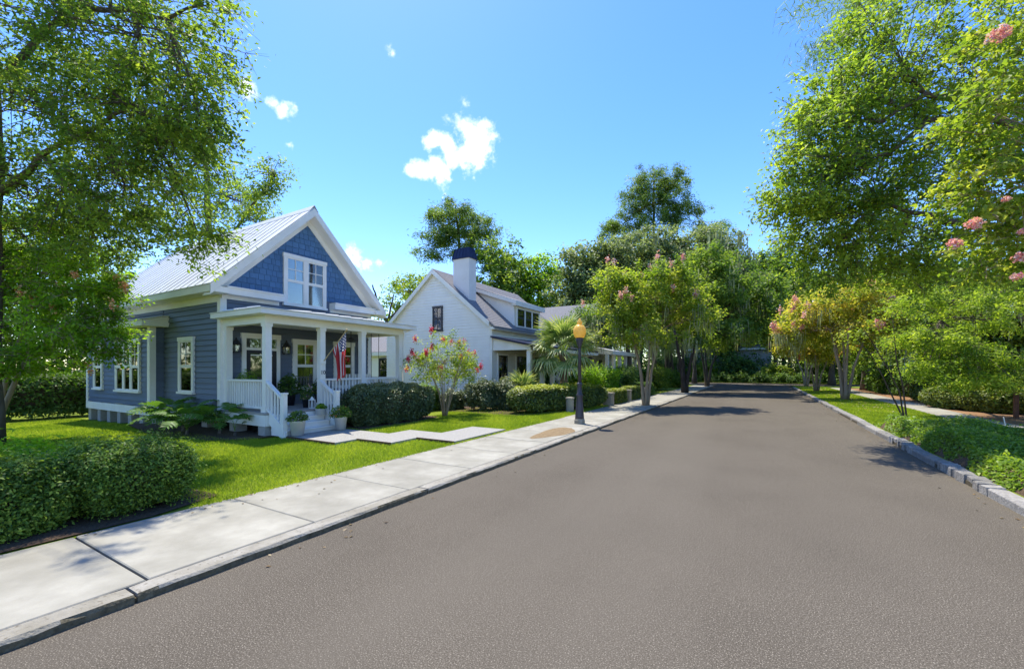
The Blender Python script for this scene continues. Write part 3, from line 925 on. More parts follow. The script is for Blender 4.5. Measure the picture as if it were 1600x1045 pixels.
MB().box(XF + .035, EX, EY0, EY1, 2.942, 2.965).box(XF + .035, EX - .003, EY0 + .003, EY0 + .03, 2.966, 3.06).box(XF + .035, EX - .03, EY1 - .03, EY1 - .003, 2.966, 3.06).box(EX - .03, EX - .003, EY0 + .031, EY1 - .031, 2.966, 3.06).build('porch_fascia', M['white'], house)
zr = 3.33
vs = [(XF + .03, EY0 - .02, 3.064), (EX + .02, EY0 - .02, 3.064), (EX + .02, EY1 + .02, 3.064), (XF + .03, EY1 + .02, 3.064), (XF + .03, EY0 + 1.2, zr), (XF + .03, EY1 - 1.2, zr),
      (XF + .03, EY0 - .02, 3.082), (EX + .02, EY0 - .02, 3.082), (EX + .02, EY1 + .02, 3.082), (XF + .03, EY1 + .02, 3.082), (XF + .03, EY0 + 1.2, zr + .02), (XF + .03, EY1 - 1.2, zr + .02)]
pro = MB().add(vs, [(6, 7, 10), (7, 8, 11, 10), (8, 9, 11), (0, 1, 7, 6), (1, 2, 8, 7), (2, 3, 9, 8), (0, 3, 2, 1)]).build('porch_roof', M['metal_roof'], house)
y = EY0 + 1.25
while y < EY1 - 1.2:
    MB().tube([(XF + .05, y, zr + .035), (EX + .02, y, 3.10)], .016, 4).build('roof_seam', M['metal_roof'], pro)
    y += .4
for k in range(1, 4):
    a = k / 4
    MB().tube([(XF + .05 + (EX - XF) * a, EY0 - .02, 3.10), (XF + .05 + (EX - XF) * a * 1.0, EY0 - .02 + 1.2 * (1 - a), 3.10 + (zr - 3.06) * (1 - a))], .014, 4).build('roof_seam', M['metal_roof'], pro)
MB().tube([(EX - .05, EY1 - .1, 2.98), (PX + .04, 10.27, 2.86), (PX + .04, 10.27, .1)], .035, 6).build('downspout', M['white'], house)
def railing(p, q, z0, z1, n, pq=None):
    """balusters between two points; the rails may slope"""
    p, q = Vector(p), Vector(q)
    dz0, dz1 = (0, 0) if pq is None else pq
    d = (q - p); d.normalize(); s = Vector((-d.y, d.x, 0))
    def bar(a, b, za0, za1, hw):
        vs = []
        for (pt, zz) in ((a, za0), (b, za1)):
            for (w, h) in ((-hw, 0), (hw, 0), (hw, .05), (-hw, .05)):
                vs.append(pt + s * w + Vector((0, 0, zz + h)))
        return vs, [(0, 1, 2, 3), (4, 7, 6, 5), (0, 4, 5, 1), (1, 5, 6, 2), (2, 6, 7, 3), (3, 7, 4, 0)]
    r = MB()
    r.add(*bar(p, q, z1 - .05 + dz0, z1 - .05 + dz1, .045)); r.add(*bar(p, q, z0 + dz0, z0 + dz1, .03))
    ro = r.build('railing', M['white'], house)
    for i in range(n):
        t = (i + .5) / n
        c = p.lerp(q, t); zz = dz0 + (dz1 - dz0) * t
        w = .018
        MB().box(c.x - w, c.x + w, c.y - w, c.y + w, z0 + .045 + zz, z1 - .045 + zz).build('baluster', M['white'], ro)
railing((XF + .2, 5.80, 0), (PX - .08, 5.80, 0), PF + .09, PF + .80, 15)
railing((PX, 7.34, 0), (PX, 8.54, 0), PF + .09, PF + .80, 11)
railing((PX, 8.70, 0), (PX, 10.04, 0), PF + .09, PF + .80, 12)
railing((XF + .2, 10.12, 0), (PX - .08, 10.12, 0), PF + .09, PF + .80, 15)
# steps, stringers, stair rails
for k, (x0, x1, zt) in enumerate(((-10.02, -9.86, .475), (-10.02, -9.66, .345), (-10.02, -9.46, .215))):
    st = MB().box(x0, x1 - .02, 5.80, 7.12, max(.02, zt - .131), zt - .03).build('step', M['white'], house)
    MB().box(x0, x1 + .012, 5.79, 7.14, zt - .029, zt).build('tread', M['white'], st)
for yy in (5.76, 7.17):
    MB().prism([(-10.015, .60), (-9.90, .56), (-9.36, .20), (-9.36, .03), (-9.5, .03), (-10.015, .36)], yy - .022, yy + .022, 'y').build('stringer', M['white'], house)
    nw = MB().box(-9.49, -9.39, yy - .05, yy + .05, .03, 1.07).build('newel_post', M['white'], house)
    MB().box(-9.505, -9.375, yy - .065, yy + .065, 1.072, 1.11).build('newel_cap', M['white'], nw)
    railing((PX + .08, yy, 0), (-9.49, yy, 0), .68, 1.38, 5, (0, -.38))
# the house number
cu = bpy.data.curves.new('house_number', 'FONT')
cu.body = '10'; cu.size = 0.15; cu.extrude = 0.004; cu.align_x = 'CENTER'
tmp = bpy.data.objects.new('tmp_text', cu)
COL.objects.link(tmp)
bpy.context.view_layer.update()
me = bpy.data.meshes.new_from_object(tmp)
me.name = 'house_number'
bpy.data.objects.remove(tmp)
me.materials.clear(); me.materials.append(M['iron'])
o = link('house_number', me, house)
me.transform(Matrix.Translation((PX + .080, 7.26, 1.52)) @ Matrix.Rotation(R(90), 4, 'Z') @ Matrix.Rotation(R(90), 4, 'X'))

# ceiling fan, swing chain
fan = thing('ceiling_fan', 'dark ceiling fan hanging under the porch roof of the blue cottage', 'fan', (-11.1, 8.95, 2.86))
MB().tube([(-11.1, 8.95, 2.86), (-11.1, 8.95, 2.62)], .015, 6).lathe([(.05, 0), (.1, .03), (.1, .09), (.04, .13)], (-11.1, 8.95, 2.52), 10).build('motor', M['iron'], fan)
for k in range(5):
    t = 2 * math.pi * k / 5 + .3
    d = Vector((math.cos(t), math.sin(t), 0)); s = Vector((-d.y, d.x, 0))
    c = Vector((-11.1, 8.95, 2.56))
    MB().add([c + d * .09 + s * .03, c + d * .09 - s * .03, c + d * .6 - s * .07, c + d * .6 + s * .07] + [q + Vector((0, 0, .012)) for q in (c + d * .09 + s * .03, c + d * .09 - s * .03, c + d * .6 - s * .07, c + d * .6 + s * .07)],
             [(0, 1, 2, 3), (7, 6, 5, 4), (0, 4, 5, 1), (1, 5, 6, 2), (2, 6, 7, 3), (3, 7, 4, 0)]).build('blade', M['iron'], fan)
ch = thing('porch_swing', 'white porch swing hung on chains behind the hedge', 'swing', (-11.0, 9.4, 1.0))
for (x, yy) in ((-11.2, 8.75), (-10.85, 8.75), (-11.2, 9.85), (-10.85, 9.85)):
    MB().tube([(x, yy, 2.86), (x, yy, 1.08)], .010, 5).build('chain', M['iron'], ch)
for k in range(4):
    MB().box(-11.22 + k * .105, -11.13 + k * .105, 8.72, 9.88, 1.05, 1.075).build('seat_slat', M['white'], ch)
for k in range(10):
    MB().box(-11.25, -11.225, 8.74 + k * .116, 8.80 + k * .116, 1.08, 1.5).build('back_slat', M['white'], ch)

# flag on a slanting pole
flag = thing('flag', 'striped american flag hanging from a slanting pole on the porch column', 'flag', (-10.12, 7.26, 1.95))
pa, pb = Vector((-10.12, 7.27, 1.86)), Vector((-9.22, 7.30, 2.66))
MB().tube([pa, pb], .014, 8).build('pole', M['brass'], flag)
MB().lathe([(.005, -.02), (.028, 0), (.028, .03), (.004, .05)], pb, 8).build('finial', M['brass'], flag)
MB().box(-10.125, -10.09, 7.22, 7.32, 1.80, 1.94).build('bracket', M['white'], flag)
NU, NV = 27, 30
vs, fs, uvs = [], [], []
for i in range(NU):
    h = i / (NU - 1)
    top = pb.lerp(pa, .03 + .56 * h)
    for j in range(NV):
        t = j / (NV - 1)
        drop = t * 1.02
        squeeze = 1 - .62 * smooth(t * 1.4)
        mid = pb.lerp(pa, .30)
        x = mid.x + (top.x - mid.x) * squeeze + .05 * t
        yv = top.y + (.055 * math.sin(h * 15 + 1.2 * t) + .03 * math.sin(h * 31 + 2)) * smooth(t * 2.5) + .05 * t * math.sin(4 * h)
        zz = top.z * (1 - t) + (pb.lerp(pa, .25).z + (top.z - pb.lerp(pa, .25).z) * .35) * t - drop
        vs.append((x, yv, zz)); uvs.append((h, t))
for i in range(NU - 1):
    for j in range(NV - 1):
        a = i * NV + j
        fs.append((a, a + 1, a + NV + 1, a + NV))
me = MB().add(vs, fs).mesh('flag_cloth', M['white'], True)
au = me.attributes.new('hu', 'FLOAT', 'POINT'); au.data.foreach_set('value', [p[0] for p in uvs])
av = me.attributes.new('fv', 'FLOAT', 'POINT'); av.data.foreach_set('value', [p[1] for p in uvs])
fm = bpy.data.materials.new('flag_print')
t_, p_ = nodes_of(fm)
def fn(tp, **k):
    n = t_.nodes.new(tp)
    for a, b in k.items(): setattr(n, a, b)
    return n
def mth(op, a, b=None):
    n = fn('ShaderNodeMath', operation=op)
    for i, q in enumerate((a, b)):
        if q is None: continue
        if isinstance(q, (int, float)): n.inputs[i].default_value = q
        else: t_.links.new(q, n.inputs[i])
    return n.outputs[0]
hu = fn('ShaderNodeAttribute', attribute_name='hu').outputs['Fac']
fv = fn('ShaderNodeAttribute', attribute_name='fv').outputs['Fac']
stripe = mth('LESS_THAN', mth('FRACT', mth('MULTIPLY', hu, 6.5)), 0.5)
canton = mth('MULTIPLY', mth('LESS_THAN', hu, 7 / 13), mth('LESS_THAN', fv, 0.4))
sa = mth('SUBTRACT', mth('FRACT', mth('MULTIPLY', hu, 13 / 7 * 9 / 2)), 0.5)
row_ = mth('FLOOR', mth('MULTIPLY', hu, 13 / 7 * 9))
sb = mth('SUBTRACT', mth('FRACT', mth('ADD', mth('MULTIPLY', fv, 2.5 * 5.5), mth('MULTIPLY', mth('MODULO', row_, 2), 0.5))), 0.5)
sa2 = mth('SUBTRACT', mth('FRACT', mth('MULTIPLY', hu, 13 / 7 * 9)), 0.5)
star = mth('LESS_THAN', mth('ADD', mth('POWER', mth('MULTIPLY', mth('ABSOLUTE', sa2), 1.0), 2), mth('POWER', mth('ABSOLUTE', sb), 2)), 0.085)
m1 = fn('ShaderNodeMixRGB'); m1.inputs[1].default_value = (.75, .72, .70, 1); m1.inputs[2].default_value = (.50, .035, .04, 1)
t_.links.new(stripe, m1.inputs[0])
m2 = fn('ShaderNodeMixRGB'); m2.inputs[1].default_value = (.018, .03, .12, 1); m2.inputs[2].default_value = (.75, .74, .72, 1)
t_.links.new(star, m2.inputs[0])
m3 = fn('ShaderNodeMixRGB')
t_.links.new(canton, m3.inputs[0]); t_.links.new(m1.outputs[0], m3.inputs[1]); t_.links.new(m2.outputs[0], m3.inputs[2])
t_.links.new(m3.outputs[0], p_.inputs['Base Color']); p_.inputs['Roughness'].default_value = .8
tr_ = fn('ShaderNodeBsdfTranslucent'); t_.links.new(m3.outputs[0], tr_.inputs[0])
ms_ = fn('ShaderNodeMixShader'); ms_.inputs[0].default_value = .4
t_.links.new(p_.outputs[0], ms_.inputs[1]); t_.links.new(tr_.outputs[0], ms_.inputs[2])
t_.links.new(ms_.outputs[0], t_.nodes['Material Output'].inputs[0])
me.materials.clear(); me.materials.append(fm)
link('cloth', me, flag)

# ================================================================== the white house
WY, WX0, WX1, WP = 16.0, -17.0, -10.4, -13.7
white = thing('house', 'white lap sided house with grey shingle roof, chimney and dormer behind the palm', 'house', (-13, 19, 0))
WYE = 24.0
SW = (6.52 - 3.79) / (WP + 0.0 - WX1) * -1
wz = lambda x: 6.55 - SW * abs(x - WP)
ww = MB().prism([(WX0, .3), (WX1, .3), (WX1, wz(WX1) - .14), (WP, 6.41), (WX0, wz(WX0) - .14)], WY, WYE, 'y').build('wall', M['siding_white'], white)
WG = (Vector((0, WY, 0)), Vector((1, 0, 0)), Vector((0, -1, 0)))
WF = (Vector((WX1, 0, 0)), Vector((0, 1, 0)), Vector((1, 0, 0)))
sid = MB()
h = .135
z = .32
while z < 6.3:
    def span(zz):
        q = (6.40 - zz) / SW
        return max(WX0, WP - q), min(WX1, WP + q)
    a0, b0 = span(z); a1, b1 = span(min(z + h, 6.39))
    sid.add(*lap_board(WG, a0, b0, z, h, a1, b1))
    z += h
z = .32
while z < 3.5:
    sid.add(*lap_board(WF, WY, WYE, z, h)); z += h
sid.build('siding', M['siding_white'], ww, kind='stuff')
MB().box(WX1 - .08, WX1 + .05, WY - .05, WY + .08, .3, 3.6).build('corner_board', M['white'], white)
wr = MB().prism([(WX0 - .3, wz(WX0 - .3)), (WP, 6.55), (WX1 + .3, wz(WX1 + .3)), (WX1 + .3, wz(WX1 + .3) - .1), (WP, 6.44), (WX0 - .3, wz(WX0 - .3) - .1)], WY - .22, WYE + .2, 'y').build('roof', M['roof_shingle'], white)
# shingle courses that stand proud
crs = MB()
for sgn, xe in ((1, WX1 + .3), (-1, WX0 - .3)):
    n = 30
    for i in range(n):
        xa = WP + (xe - WP) * i / n; xb = WP + (xe - WP) * (i + 1) / n
        crs.add([(xa, WY - .2, wz(xa) + .004), (xa, WYE + .2, wz(xa) + .004), (xb, WYE + .2, wz(xb) + .016), (xb, WY - .2, wz(xb) + .016), (xb, WYE + .2, wz(xb) + .003), (xb, WY - .2, wz(xb) + .003)], [(0, 1, 2, 3), (3, 2, 4, 5)])
crs.build('shingle_course', M['roof_shingle'], wr, kind='stuff')
for xe in (WX0 - .3, WX1 + .02):
    MB().prism([(xe, wz(xe) - .02), (WP, 6.53), (WP, 6.30), (xe, wz(xe) - .25)], WY - .25, WY - .222, 'y').build('rake_board', M['white'], white)
    MB().prism([(xe, wz(xe) - .12), (WP, 6.425), (WP, 6.40), (xe, wz(xe) - .145)], WY - .22, WY + .02, 'y').build('rake_soffit', M['white'], white)
MB().box(WX1 + .01, WX1 + .28, WY - .2, WYE + .18, wz(WX1 + .3) - .13, wz(WX1 + .3) - .012).build('eave_board', M['white'], white)
window(white, WG, -13.76, -13.24, 3.56, 4.66, cols=2, rows=1, low=True, back='curtain', trim=.05, frame='iron', sash='iron')
# chimney
chx0, chx1, chy0, chy1 = -12.66, -11.72, WY + .10, WY + .66
cho = MB().box(chx0, chx1, chy0, chy1, 4.4, 6.92).build('chimney', M['grey_wall'], white)
vs = []
for (z, e) in ((6.90, .05), (7.42, -.07)):
    vs += [(chx0 - e, chy0 - e, z), (chx1 + e, chy0 - e, z), (chx1 + e, chy1 + e, z), (chx0 - e, chy1 + e, z)]
cap = MB().add(vs, [(0, 1, 5, 4), (1, 2, 6, 5), (2, 3, 7, 6), (3, 0, 4, 7), (4, 5, 6, 7), (3, 2, 1, 0)]).build('chimney_cap', M['navy_metal'], cho)
for k in range(6):
    a = k / 5
    xa, xb = chx0 - .05 + (chx1 - chx0 + .1) * a, chx0 + .07 + (chx1 - chx0 - .14) * a
    MB().tube([(xa, chy0 - .055, 6.90), (xb, chy0 + .065, 7.42)], .014, 4).build('cap_seam', M['navy_metal'], cho)
    MB().tube([(chx1 + .055, chy0 - .05 + (chy1 - chy0 + .1) * a, 6.90), (chx1 - .065, chy0 + .07 + (chy1 - chy0 - .14) * a, 7.42)], .014, 4).build('cap_seam', M['navy_metal'], cho)
# dormer
DX, DY0, DY1 = -10.36, 17.95, 20.75
dz0, dz1 = wz(DX), 5.02
dm = MB().prism([(DX, wz(DX) - .45), (DX, 4.92), (WP + .55, 5.85), (WP + .6, 5.4)], DY0, DY1, 'y').build('dormer', M['siding_white'], white)
MB().prism([(DX + .22, 4.86), (DX + .22, 5.0), (WP + .3, 6.16), (WP + .3, 6.02)], DY0 - .2, DY1 + .2, 'y').build('dormer_roof', M['roof_shingle'], white)
MB().prism([(DX + .24, 4.80), (DX + .24, 4.99), (WP + .42, 6.06), (WP + .42, 5.90)], DY0 - .23, DY0 - .202, 'y').build('dormer_rake', M['white'], white)
MB().box(DX + .002, DX + .24, DY0 - .2, DY1 + .2, 4.76, 4.86).box(DX + .221, DX + .245, DY0 - .2, DY1 + .2, 4.861, 5.0).build('dormer_eave', M['white'], white)
DF = (Vector((DX, 0, 0)), Vector((0, 1, 0)), Vector((1, 0, 0)))
window(white, DF, DY0 + .25, DY1 - .25, 3.80, 4.64, cols=2, rows=2, units=3, back='interior', frame='white', sash='iron', trim=.12)
# porch of the white house
WPX = -8.55
MB().box(WX1 + .03, WPX + .1, WY + .02, WYE, .3, .62).build('porch_floor', M['floor_paint'], white)
MB().prism([(WX1 + .03, 2.50), (WPX + .12, 2.50), (WPX + .12, 2.66), (WX1 + .03, 3.06)], WY + .03, WY + .12, 'y').build('porch_gable', M['white'], white)
MB().prism([(WX1 + .03, 3.08), (WPX + .38, 2.62), (WPX + .38, 2.70), (WX1 + .03, 3.16)], WY - .15, WYE + .1, 'y').build('porch_roof', M['navy_metal'], white)
MB().box(WPX - .12, WPX + .12, WY + .121, WYE, 2.40, 2.66).box(WPX + .345, WPX + .385, WY - .15, WYE + .1, 2.46, 2.615).build('porch_beam', M['white'], white)
for yy in (16.15, 17.4, 18.5, 19.9, 21.4, 22.9):
    c = MB().box(WPX - .09, WPX + .09, yy - .09, yy + .09, .62, 2.40).build('column', M['white'], white)
    MB().box(WPX - .115, WPX + .115, yy - .115, yy + .115, .621, .78).build('base_block', M['white'], c)
for (a, b) in ((16.5, 17.3), (18.2, 19.2), (20.1, 21.0)):
    window(white, WF, a, b, .8, 2.3, cols=2, rows=2, back='interior', frame='white', sash='iron', trim=.08)
# low rear wing
MB().box(-23, WX0 - .002, 17.8, 22, .2, 2.62).build('wing_wall', M['siding_white'], white)
MB().prism([(17.5, 2.58), (19.9, 4.2), (22.3, 2.58), (22.3, 2.68), (19.9, 4.31), (17.5, 2.68)], -23.3, WX0 - .003, 'x').build('wing_roof', M['roof_shingle'], white)
MB().box(-23.3, WX0 - .3, 17.47, 17.499, 2.45, 2.66).build('wing_fascia', M['white'], white)
window(white, (Vector((0, 17.8, 0)), Vector((1, 0, 0)), Vector((0, -1, 0))), -19.45, -18.75, .95, 2.25, low=True, back='curtain', frame='iron', sash='iron', trim=.05)

# ================================================================== third house and the houses at the end of the street
def plain_house(label, x0, x1, y0, y1, ze, zr_, ridge, wallm, porch_x=None, cols_y=(), facing='x', wins=(), loc=None):
    h = thing('house', label, 'house', ((x0 + x1) / 2, (y0 + y1) / 2, 0))
    MB().box(x0, x1, y0, y1, 0, ze).build('wall', wallm, h)
    if ridge == 'x':
        ym = (y0 + y1) / 2
        MB().prism([(y0 - .35, ze - .1), (ym, zr_), (y1 + .35, ze - .1)], x0 - .3, x1 + .3, 'x').build('roof', M['roof_shingle'], h)
        MB().box(x0 - .3, x1 + .3, y0 - .40, y0 - .352, ze - .28, ze - .06).build('fascia', M['white'], h)
    else:
        xm = (x0 + x1) / 2
        MB().prism([(x0 - .35, ze - .1), (xm, zr_), (x1 + .35, ze - .1)], y0 - .3, y1 + .3, 'y').build('roof', M['roof_shingle'], h)
    if porch_x is not None:
        MB().box(x1 + .003, porch_x + .15, y0, y1, .1, .55).build('porch_floor', M['floor_paint'], h)
        MB().prism([(x1 + .003, 2.75), (porch_x + .3, 2.6), (porch_x + .3, 2.85), (x1 + .003, 3.3)], y0 - .1, y1 + .1, 'y').build('porch_roof', M['white'], h)
        for yy in cols_y:
            MB().box(porch_x - .1, porch_x + .1, yy - .1, yy + .1, .55, 2.6).build('column', M['white'], h)
    for (fr, a, b, c, d) in wins:
        window(h, fr, a, b, c, d, back='interior', sash='white')
    return h
HX = (Vector((-10.2, 0, 0)), Vector((0, 1, 0)), Vector((1, 0, 0)))
plain_house('white porch house with grey roof half hidden by trees beyond the palm', -18, -10.2, 26.6, 33.5, 3.7, 6.5, 'x', M['siding_white'], -8.3, (26.2, 27.6, 29, 30.5, 32, 33.3), wins=((HX, 26.7, 27.4, .9, 2.4), (HX, 28.3, 29, .9, 2.4), (HX, 30, 30.8, .9, 2.4)))
EYF = (Vector((0, 66.0, 0)), Vector((1, 0, 0)), Vector((0, -1, 0)))
plain_house('pale house behind the trunks where the street ends', -9.5, 1.5, 66, 74, 4.6, 7.4, 'x', M['pier'], wins=tuple((EYF, a, a + 1.0, c, c + 1.5) for a in (-8.5, -6.2, -3.9, -1.6) for c in (.9,)))
EYG = (Vector((0, 60.0, 0)), Vector((1, 0, 0)), Vector((0, -1, 0)))
plain_house('pale blue house seen between the right hand crape myrtle trunks', 10, 18, 60, 67, 3.4, 6.0, 'x', M['siding_white'], wins=((EYG, 11, 12, .9, 2.4), (EYG, 14, 15, .9, 2.4)))

# ================================================================== street lamp
LX, LY = -4.55, 11.75
lamp = thing('street_lamp', 'black street lamp post with amber acorn globe on the pavement', 'street lamp', (LX, LY, .06))
MB().lathe([(.165, 0), (.165, .10), (.15, .12), (.15, .15)], (LX, LY, .06), 8).build('footing', M['stone_post'], lamp)
MB().lathe([(.135, 0), (.13, .06), (.10, .45), (.085, .62), (.10, .66), (.10, .70), (.072, .74), (.062, .95), (.078, .99), (.078, 1.02), (.052, 1.06)], (LX, LY, .21), 12).build('base', M['lamp_pole'], lamp, True)
MB().lathe([(.050, 0), (.043, 1.0), (.042, 1.05)], (LX, LY, 1.26), 12).build('pole', M['lamp_pole'], lamp, True)
MB().lathe([(.05, 0), (.055, .05), (.10, .20), (.115, .26), (.10, .30)], (LX, LY, 2.28), 12).build('fitter', M['lamp_pole'], lamp, True)
gm = bpy.data.materials.new('amber_globe')
t_, p_ = nodes_of(gm)
n_ = fn('ShaderNodeTexNoise'); n_.inputs['Scale'].default_value = 5
r_ = fn('ShaderNodeValToRGB'); r_.color_ramp.elements[0].color = (.98, .66, .14, 1); r_.color_ramp.elements[1].color = (1.0, .76, .24, 1)
t_.links.new(n_.outputs[0], r_.inputs[0]); t_.links.new(r_.outputs[0], p_.inputs['Base Color'])
p_.inputs['Roughness'].default_value = .35
tr_ = fn('ShaderNodeBsdfTranslucent'); t_.links.new(r_.outputs[0], tr_.inputs[0])
ms_ = fn('ShaderNodeMixShader'); ms_.inputs[0].default_value = .55
t_.links.new(p_.outputs[0], ms_.inputs[1]); t_.links.new(tr_.outputs[0], ms_.inputs[2]); t_.links.new(ms_.outputs[0], t_.nodes['Material Output'].inputs[0])
gl = MB().lathe([(.115, 0), (.150, .03), (.178, .12), (.188, .20), (.178, .28), (.14, .34), (.085, .385), (.06, .395)], (LX, LY, 2.58), 20).build('globe', gm, lamp, True)
MB().lathe([(.062, 0), (.075, .04), (.07, .09), (.03, .12), (.035, .145), (.012, .175)], (LX, LY, 2.975), 16).build('finial', gm, gl, True)

# ================================================================== hedges and shrubs
def super_points(rng, n, rad, p=3.2, zmin=-0.9):
    """points and normals on a rounded box (superellipsoid) with half sizes rad"""
    q = rng.uniform(-1, 1, size=(n * 3, 3))
    ax = rng.integers(0, 3, size=len(q))
    # area-weighted choice of face
    a = np.array([rad[1] * rad[2], rad[0] * rad[2], rad[0] * rad[1]])
    ax = rng.choice(3, size=len(q), p=a / a.sum())
    q[np.arange(len(q)), ax] = rng.choice([-1, 1], size=len(q))
    s = (np.abs(q) ** p).sum(1) ** (-1 / p)
    u = q * s[:, None]
    nr = unit(np.sign(u) * np.abs(u) ** (p - 1) / np.array(rad))
    k = u[:, 2] > zmin
    return (u * rad)[k][:n], nr[k][:n]

def make_hedge(name, label, cat, centre, rad, leaf, n, size=(0.05, 0.03), rot=0.0, seed=1, lump=0.06, gold=0.0, p=3.2, group=None, depth=0.12, stems=0, base_z=0.06, tint=(0.15, 0.6), ragged=0.0, bark='bark'):
    rng = np.random.default_rng(seed)
    c = Vector(centre)
    root = thing(name, label, cat, (c.x, c.y, base_z), group)
    P, N = super_points(rng, n, rad, p)
    ph = rng.uniform(0, 6, size=9)
    wob = (np.sin(P[:, 0] * 5.1 + ph[0]) * np.sin(P[:, 1] * 4.3 + ph[1]) + np.sin(P[:, 2] * 6.3 + P[:, 0] * 3 + ph[2]) + np.sin(P[:, 0] * 9.7 + P[:, 1] * 8.9 + ph[3]) * .7)
    off = wob * lump * 0.5 - np.abs(rng.normal(size=len(P))) * depth
    if ragged:
        off += (rng.random(len(P)) < 0.12) * rng.uniform(0, ragged, len(P))
    P2 = P + N * off[:, None]
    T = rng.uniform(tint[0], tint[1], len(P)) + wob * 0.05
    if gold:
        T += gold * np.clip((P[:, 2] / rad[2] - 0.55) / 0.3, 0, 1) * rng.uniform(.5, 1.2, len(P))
    cr, sr = math.cos(rot), math.sin(rot)
    def turn(A):
        return np.stack([A[:, 0] * cr - A[:, 1] * sr, A[:, 0] * sr + A[:, 1] * cr, A[:, 2]], 1)
    W = turn(P2) + np.array(c)
    keep = W[:, 2] > base_z + .02
    V = leaves(rng, W[keep], size[0], size[1], up=0.35, out=turn(N)[keep], outw=0.7)
    link('foliage', quads_mesh(name + '_foliage', V, leaf, T[keep]), root, 'stuff')
    # solid dark filler added inside to stop views through the leaves
    S = MB()
    ns, nr_ = 14, 9
    vs, fs = [], []
    for i in range(nr_):
        ph_ = math.pi * i / (nr_ - 1)
        for k in range(ns):
            th = 2 * math.pi * k / ns
            d = np.array((math.sin(ph_) * math.cos(th), math.sin(ph_) * math.sin(th), math.cos(ph_)))
            s = (np.abs(d) ** p).sum() ** (-1 / p)
            q = d * s * (np.array(rad) - depth * 1.1 - lump) * 0.97
            vs.append((c.x + q[0] * cr - q[1] * sr, c.y + q[0] * sr + q[1] * cr, max(c.z + q[2], base_z + .06)))
    for i in range(nr_ - 1):
        for k in range(ns):
            fs.append((i * ns + k, i * ns + (k + 1) % ns, (i + 1) * ns + (k + 1) % ns, (i + 1) * ns + k))
    S.add(vs, fs).build('filler_core', M['bark_dark'], root)
    rd_ = random.Random(seed)
    for k in range(stems):
        a = turn(np.array([[rd_.uniform(-.7, .7) * rad[0], rd_.uniform(-.6, .6) * rad[1], 0]]))[0]
        MB().tube([(c.x + a[0], c.y + a[1], base_z - .05), (c.x + a[0] * 1.05, c.y + a[1] * 1.05, c.z)], [.022, .014], 5).build('stem', M[bark], root)
    return root

# clipped boxwoods along the pavement, lower left
make_hedge('boxwood_shrub', 'rounded clipped boxwood at the right end of the pavement row', 'shrub', (-6.30, 1.98, .41), (.50, .56, .40), M['box'], 42000, (.036, .018), rot=.1, seed=11, lump=.07, p=2.9, depth=.10, ragged=.14, stems=5, tint=(.02, .85))
make_hedge('boxwood_shrub', 'looser boxwood in the middle of the pavement row', 'shrub', (-6.36, 1.0, .40), (.50, .60, .40), M['box'], 42000, (.038, .019), rot=-.1, seed=12, lump=.10, p=2.6, depth=.12, ragged=.14, stems=5, tint=(.05, .95))
make_hedge('boxwood_shrub', 'boxwood at the left edge of the pavement row', 'shrub', (-6.40, .05, .40), (.55, .60, .42), M['box'], 26000, (.038, .019), rot=.2, seed=13, lump=.10, p=2.6, depth=.12, ragged=.14, stems=5, tint=(.05, .9))
# dark back hedge on the far left
make_hedge('back_hedge', 'tall dark clipped hedge beyond the lawn at far left', 'hedge', (-22.3, 3.3, .72), (.55, 3.4, .86), M['dark_leaf'], 15000, (.12, .07), seed=15, lump=.12, depth=.2, tint=(.1, .8), base_z=-.12)
make_hedge('back_hedge', 'continuation of the dark hedge behind the left crape myrtle', 'hedge', (-21.2, -3.4, .75), (.6, 3.2, .9), M['dark_leaf'], 12000, (.10, .06), seed=16, lump=.12, depth=.2, tint=(.1, .8), base_z=-.12)
# hedge in front of the porch
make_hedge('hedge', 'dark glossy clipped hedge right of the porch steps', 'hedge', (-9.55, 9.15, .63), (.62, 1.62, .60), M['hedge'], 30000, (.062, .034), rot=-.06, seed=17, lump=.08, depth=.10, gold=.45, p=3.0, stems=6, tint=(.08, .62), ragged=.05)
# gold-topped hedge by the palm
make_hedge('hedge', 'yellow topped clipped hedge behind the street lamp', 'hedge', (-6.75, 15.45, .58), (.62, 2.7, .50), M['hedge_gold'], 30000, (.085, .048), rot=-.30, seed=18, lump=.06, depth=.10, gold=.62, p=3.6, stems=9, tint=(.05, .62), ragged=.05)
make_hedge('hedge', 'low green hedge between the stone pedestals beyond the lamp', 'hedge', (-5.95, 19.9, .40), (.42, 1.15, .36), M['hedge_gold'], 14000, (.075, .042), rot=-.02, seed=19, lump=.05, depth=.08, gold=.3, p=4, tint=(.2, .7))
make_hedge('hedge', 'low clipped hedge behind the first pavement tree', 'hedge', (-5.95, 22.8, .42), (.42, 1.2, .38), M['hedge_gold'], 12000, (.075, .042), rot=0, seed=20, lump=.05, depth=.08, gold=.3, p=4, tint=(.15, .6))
make_hedge('hedge', 'dark low hedge farther along the left pavement', 'hedge', (-6.1, 26.3, .46), (.45, 1.7, .42), M['dark_leaf'], 12000, (.09, .05), seed=21, lump=.05, depth=.08, p=4, tint=(.15, .7))
# dark shrubs by the white house
for i, (x, y, z, r, lb) in enumerate(((-9.3, 13.6, .66, (.62, .62, .62), 'dark round shrub right of the red flowering bush'), (-8.6, 14.3, .60, (.55, .6, .58), 'dark shrub in front of the white house porch corner'), (-10.6, 13.4, .42, (.5, .6, .42), 'low dark shrub behind the red flowering bush'), (-11.2, 12.5, .5, (.5, .7, .5), 'leafy green shrub at the right end of the porch'))):
    make_hedge('shrub', lb, 'shrub', (x, y, z), r, M['hedge'] if i < 3 else M['mid_leaf'], 9000, (.075, .045), seed=30 + i, lump=.16, depth=.16, p=2.3, tint=(.05, .75), ragged=.15, stems=3)
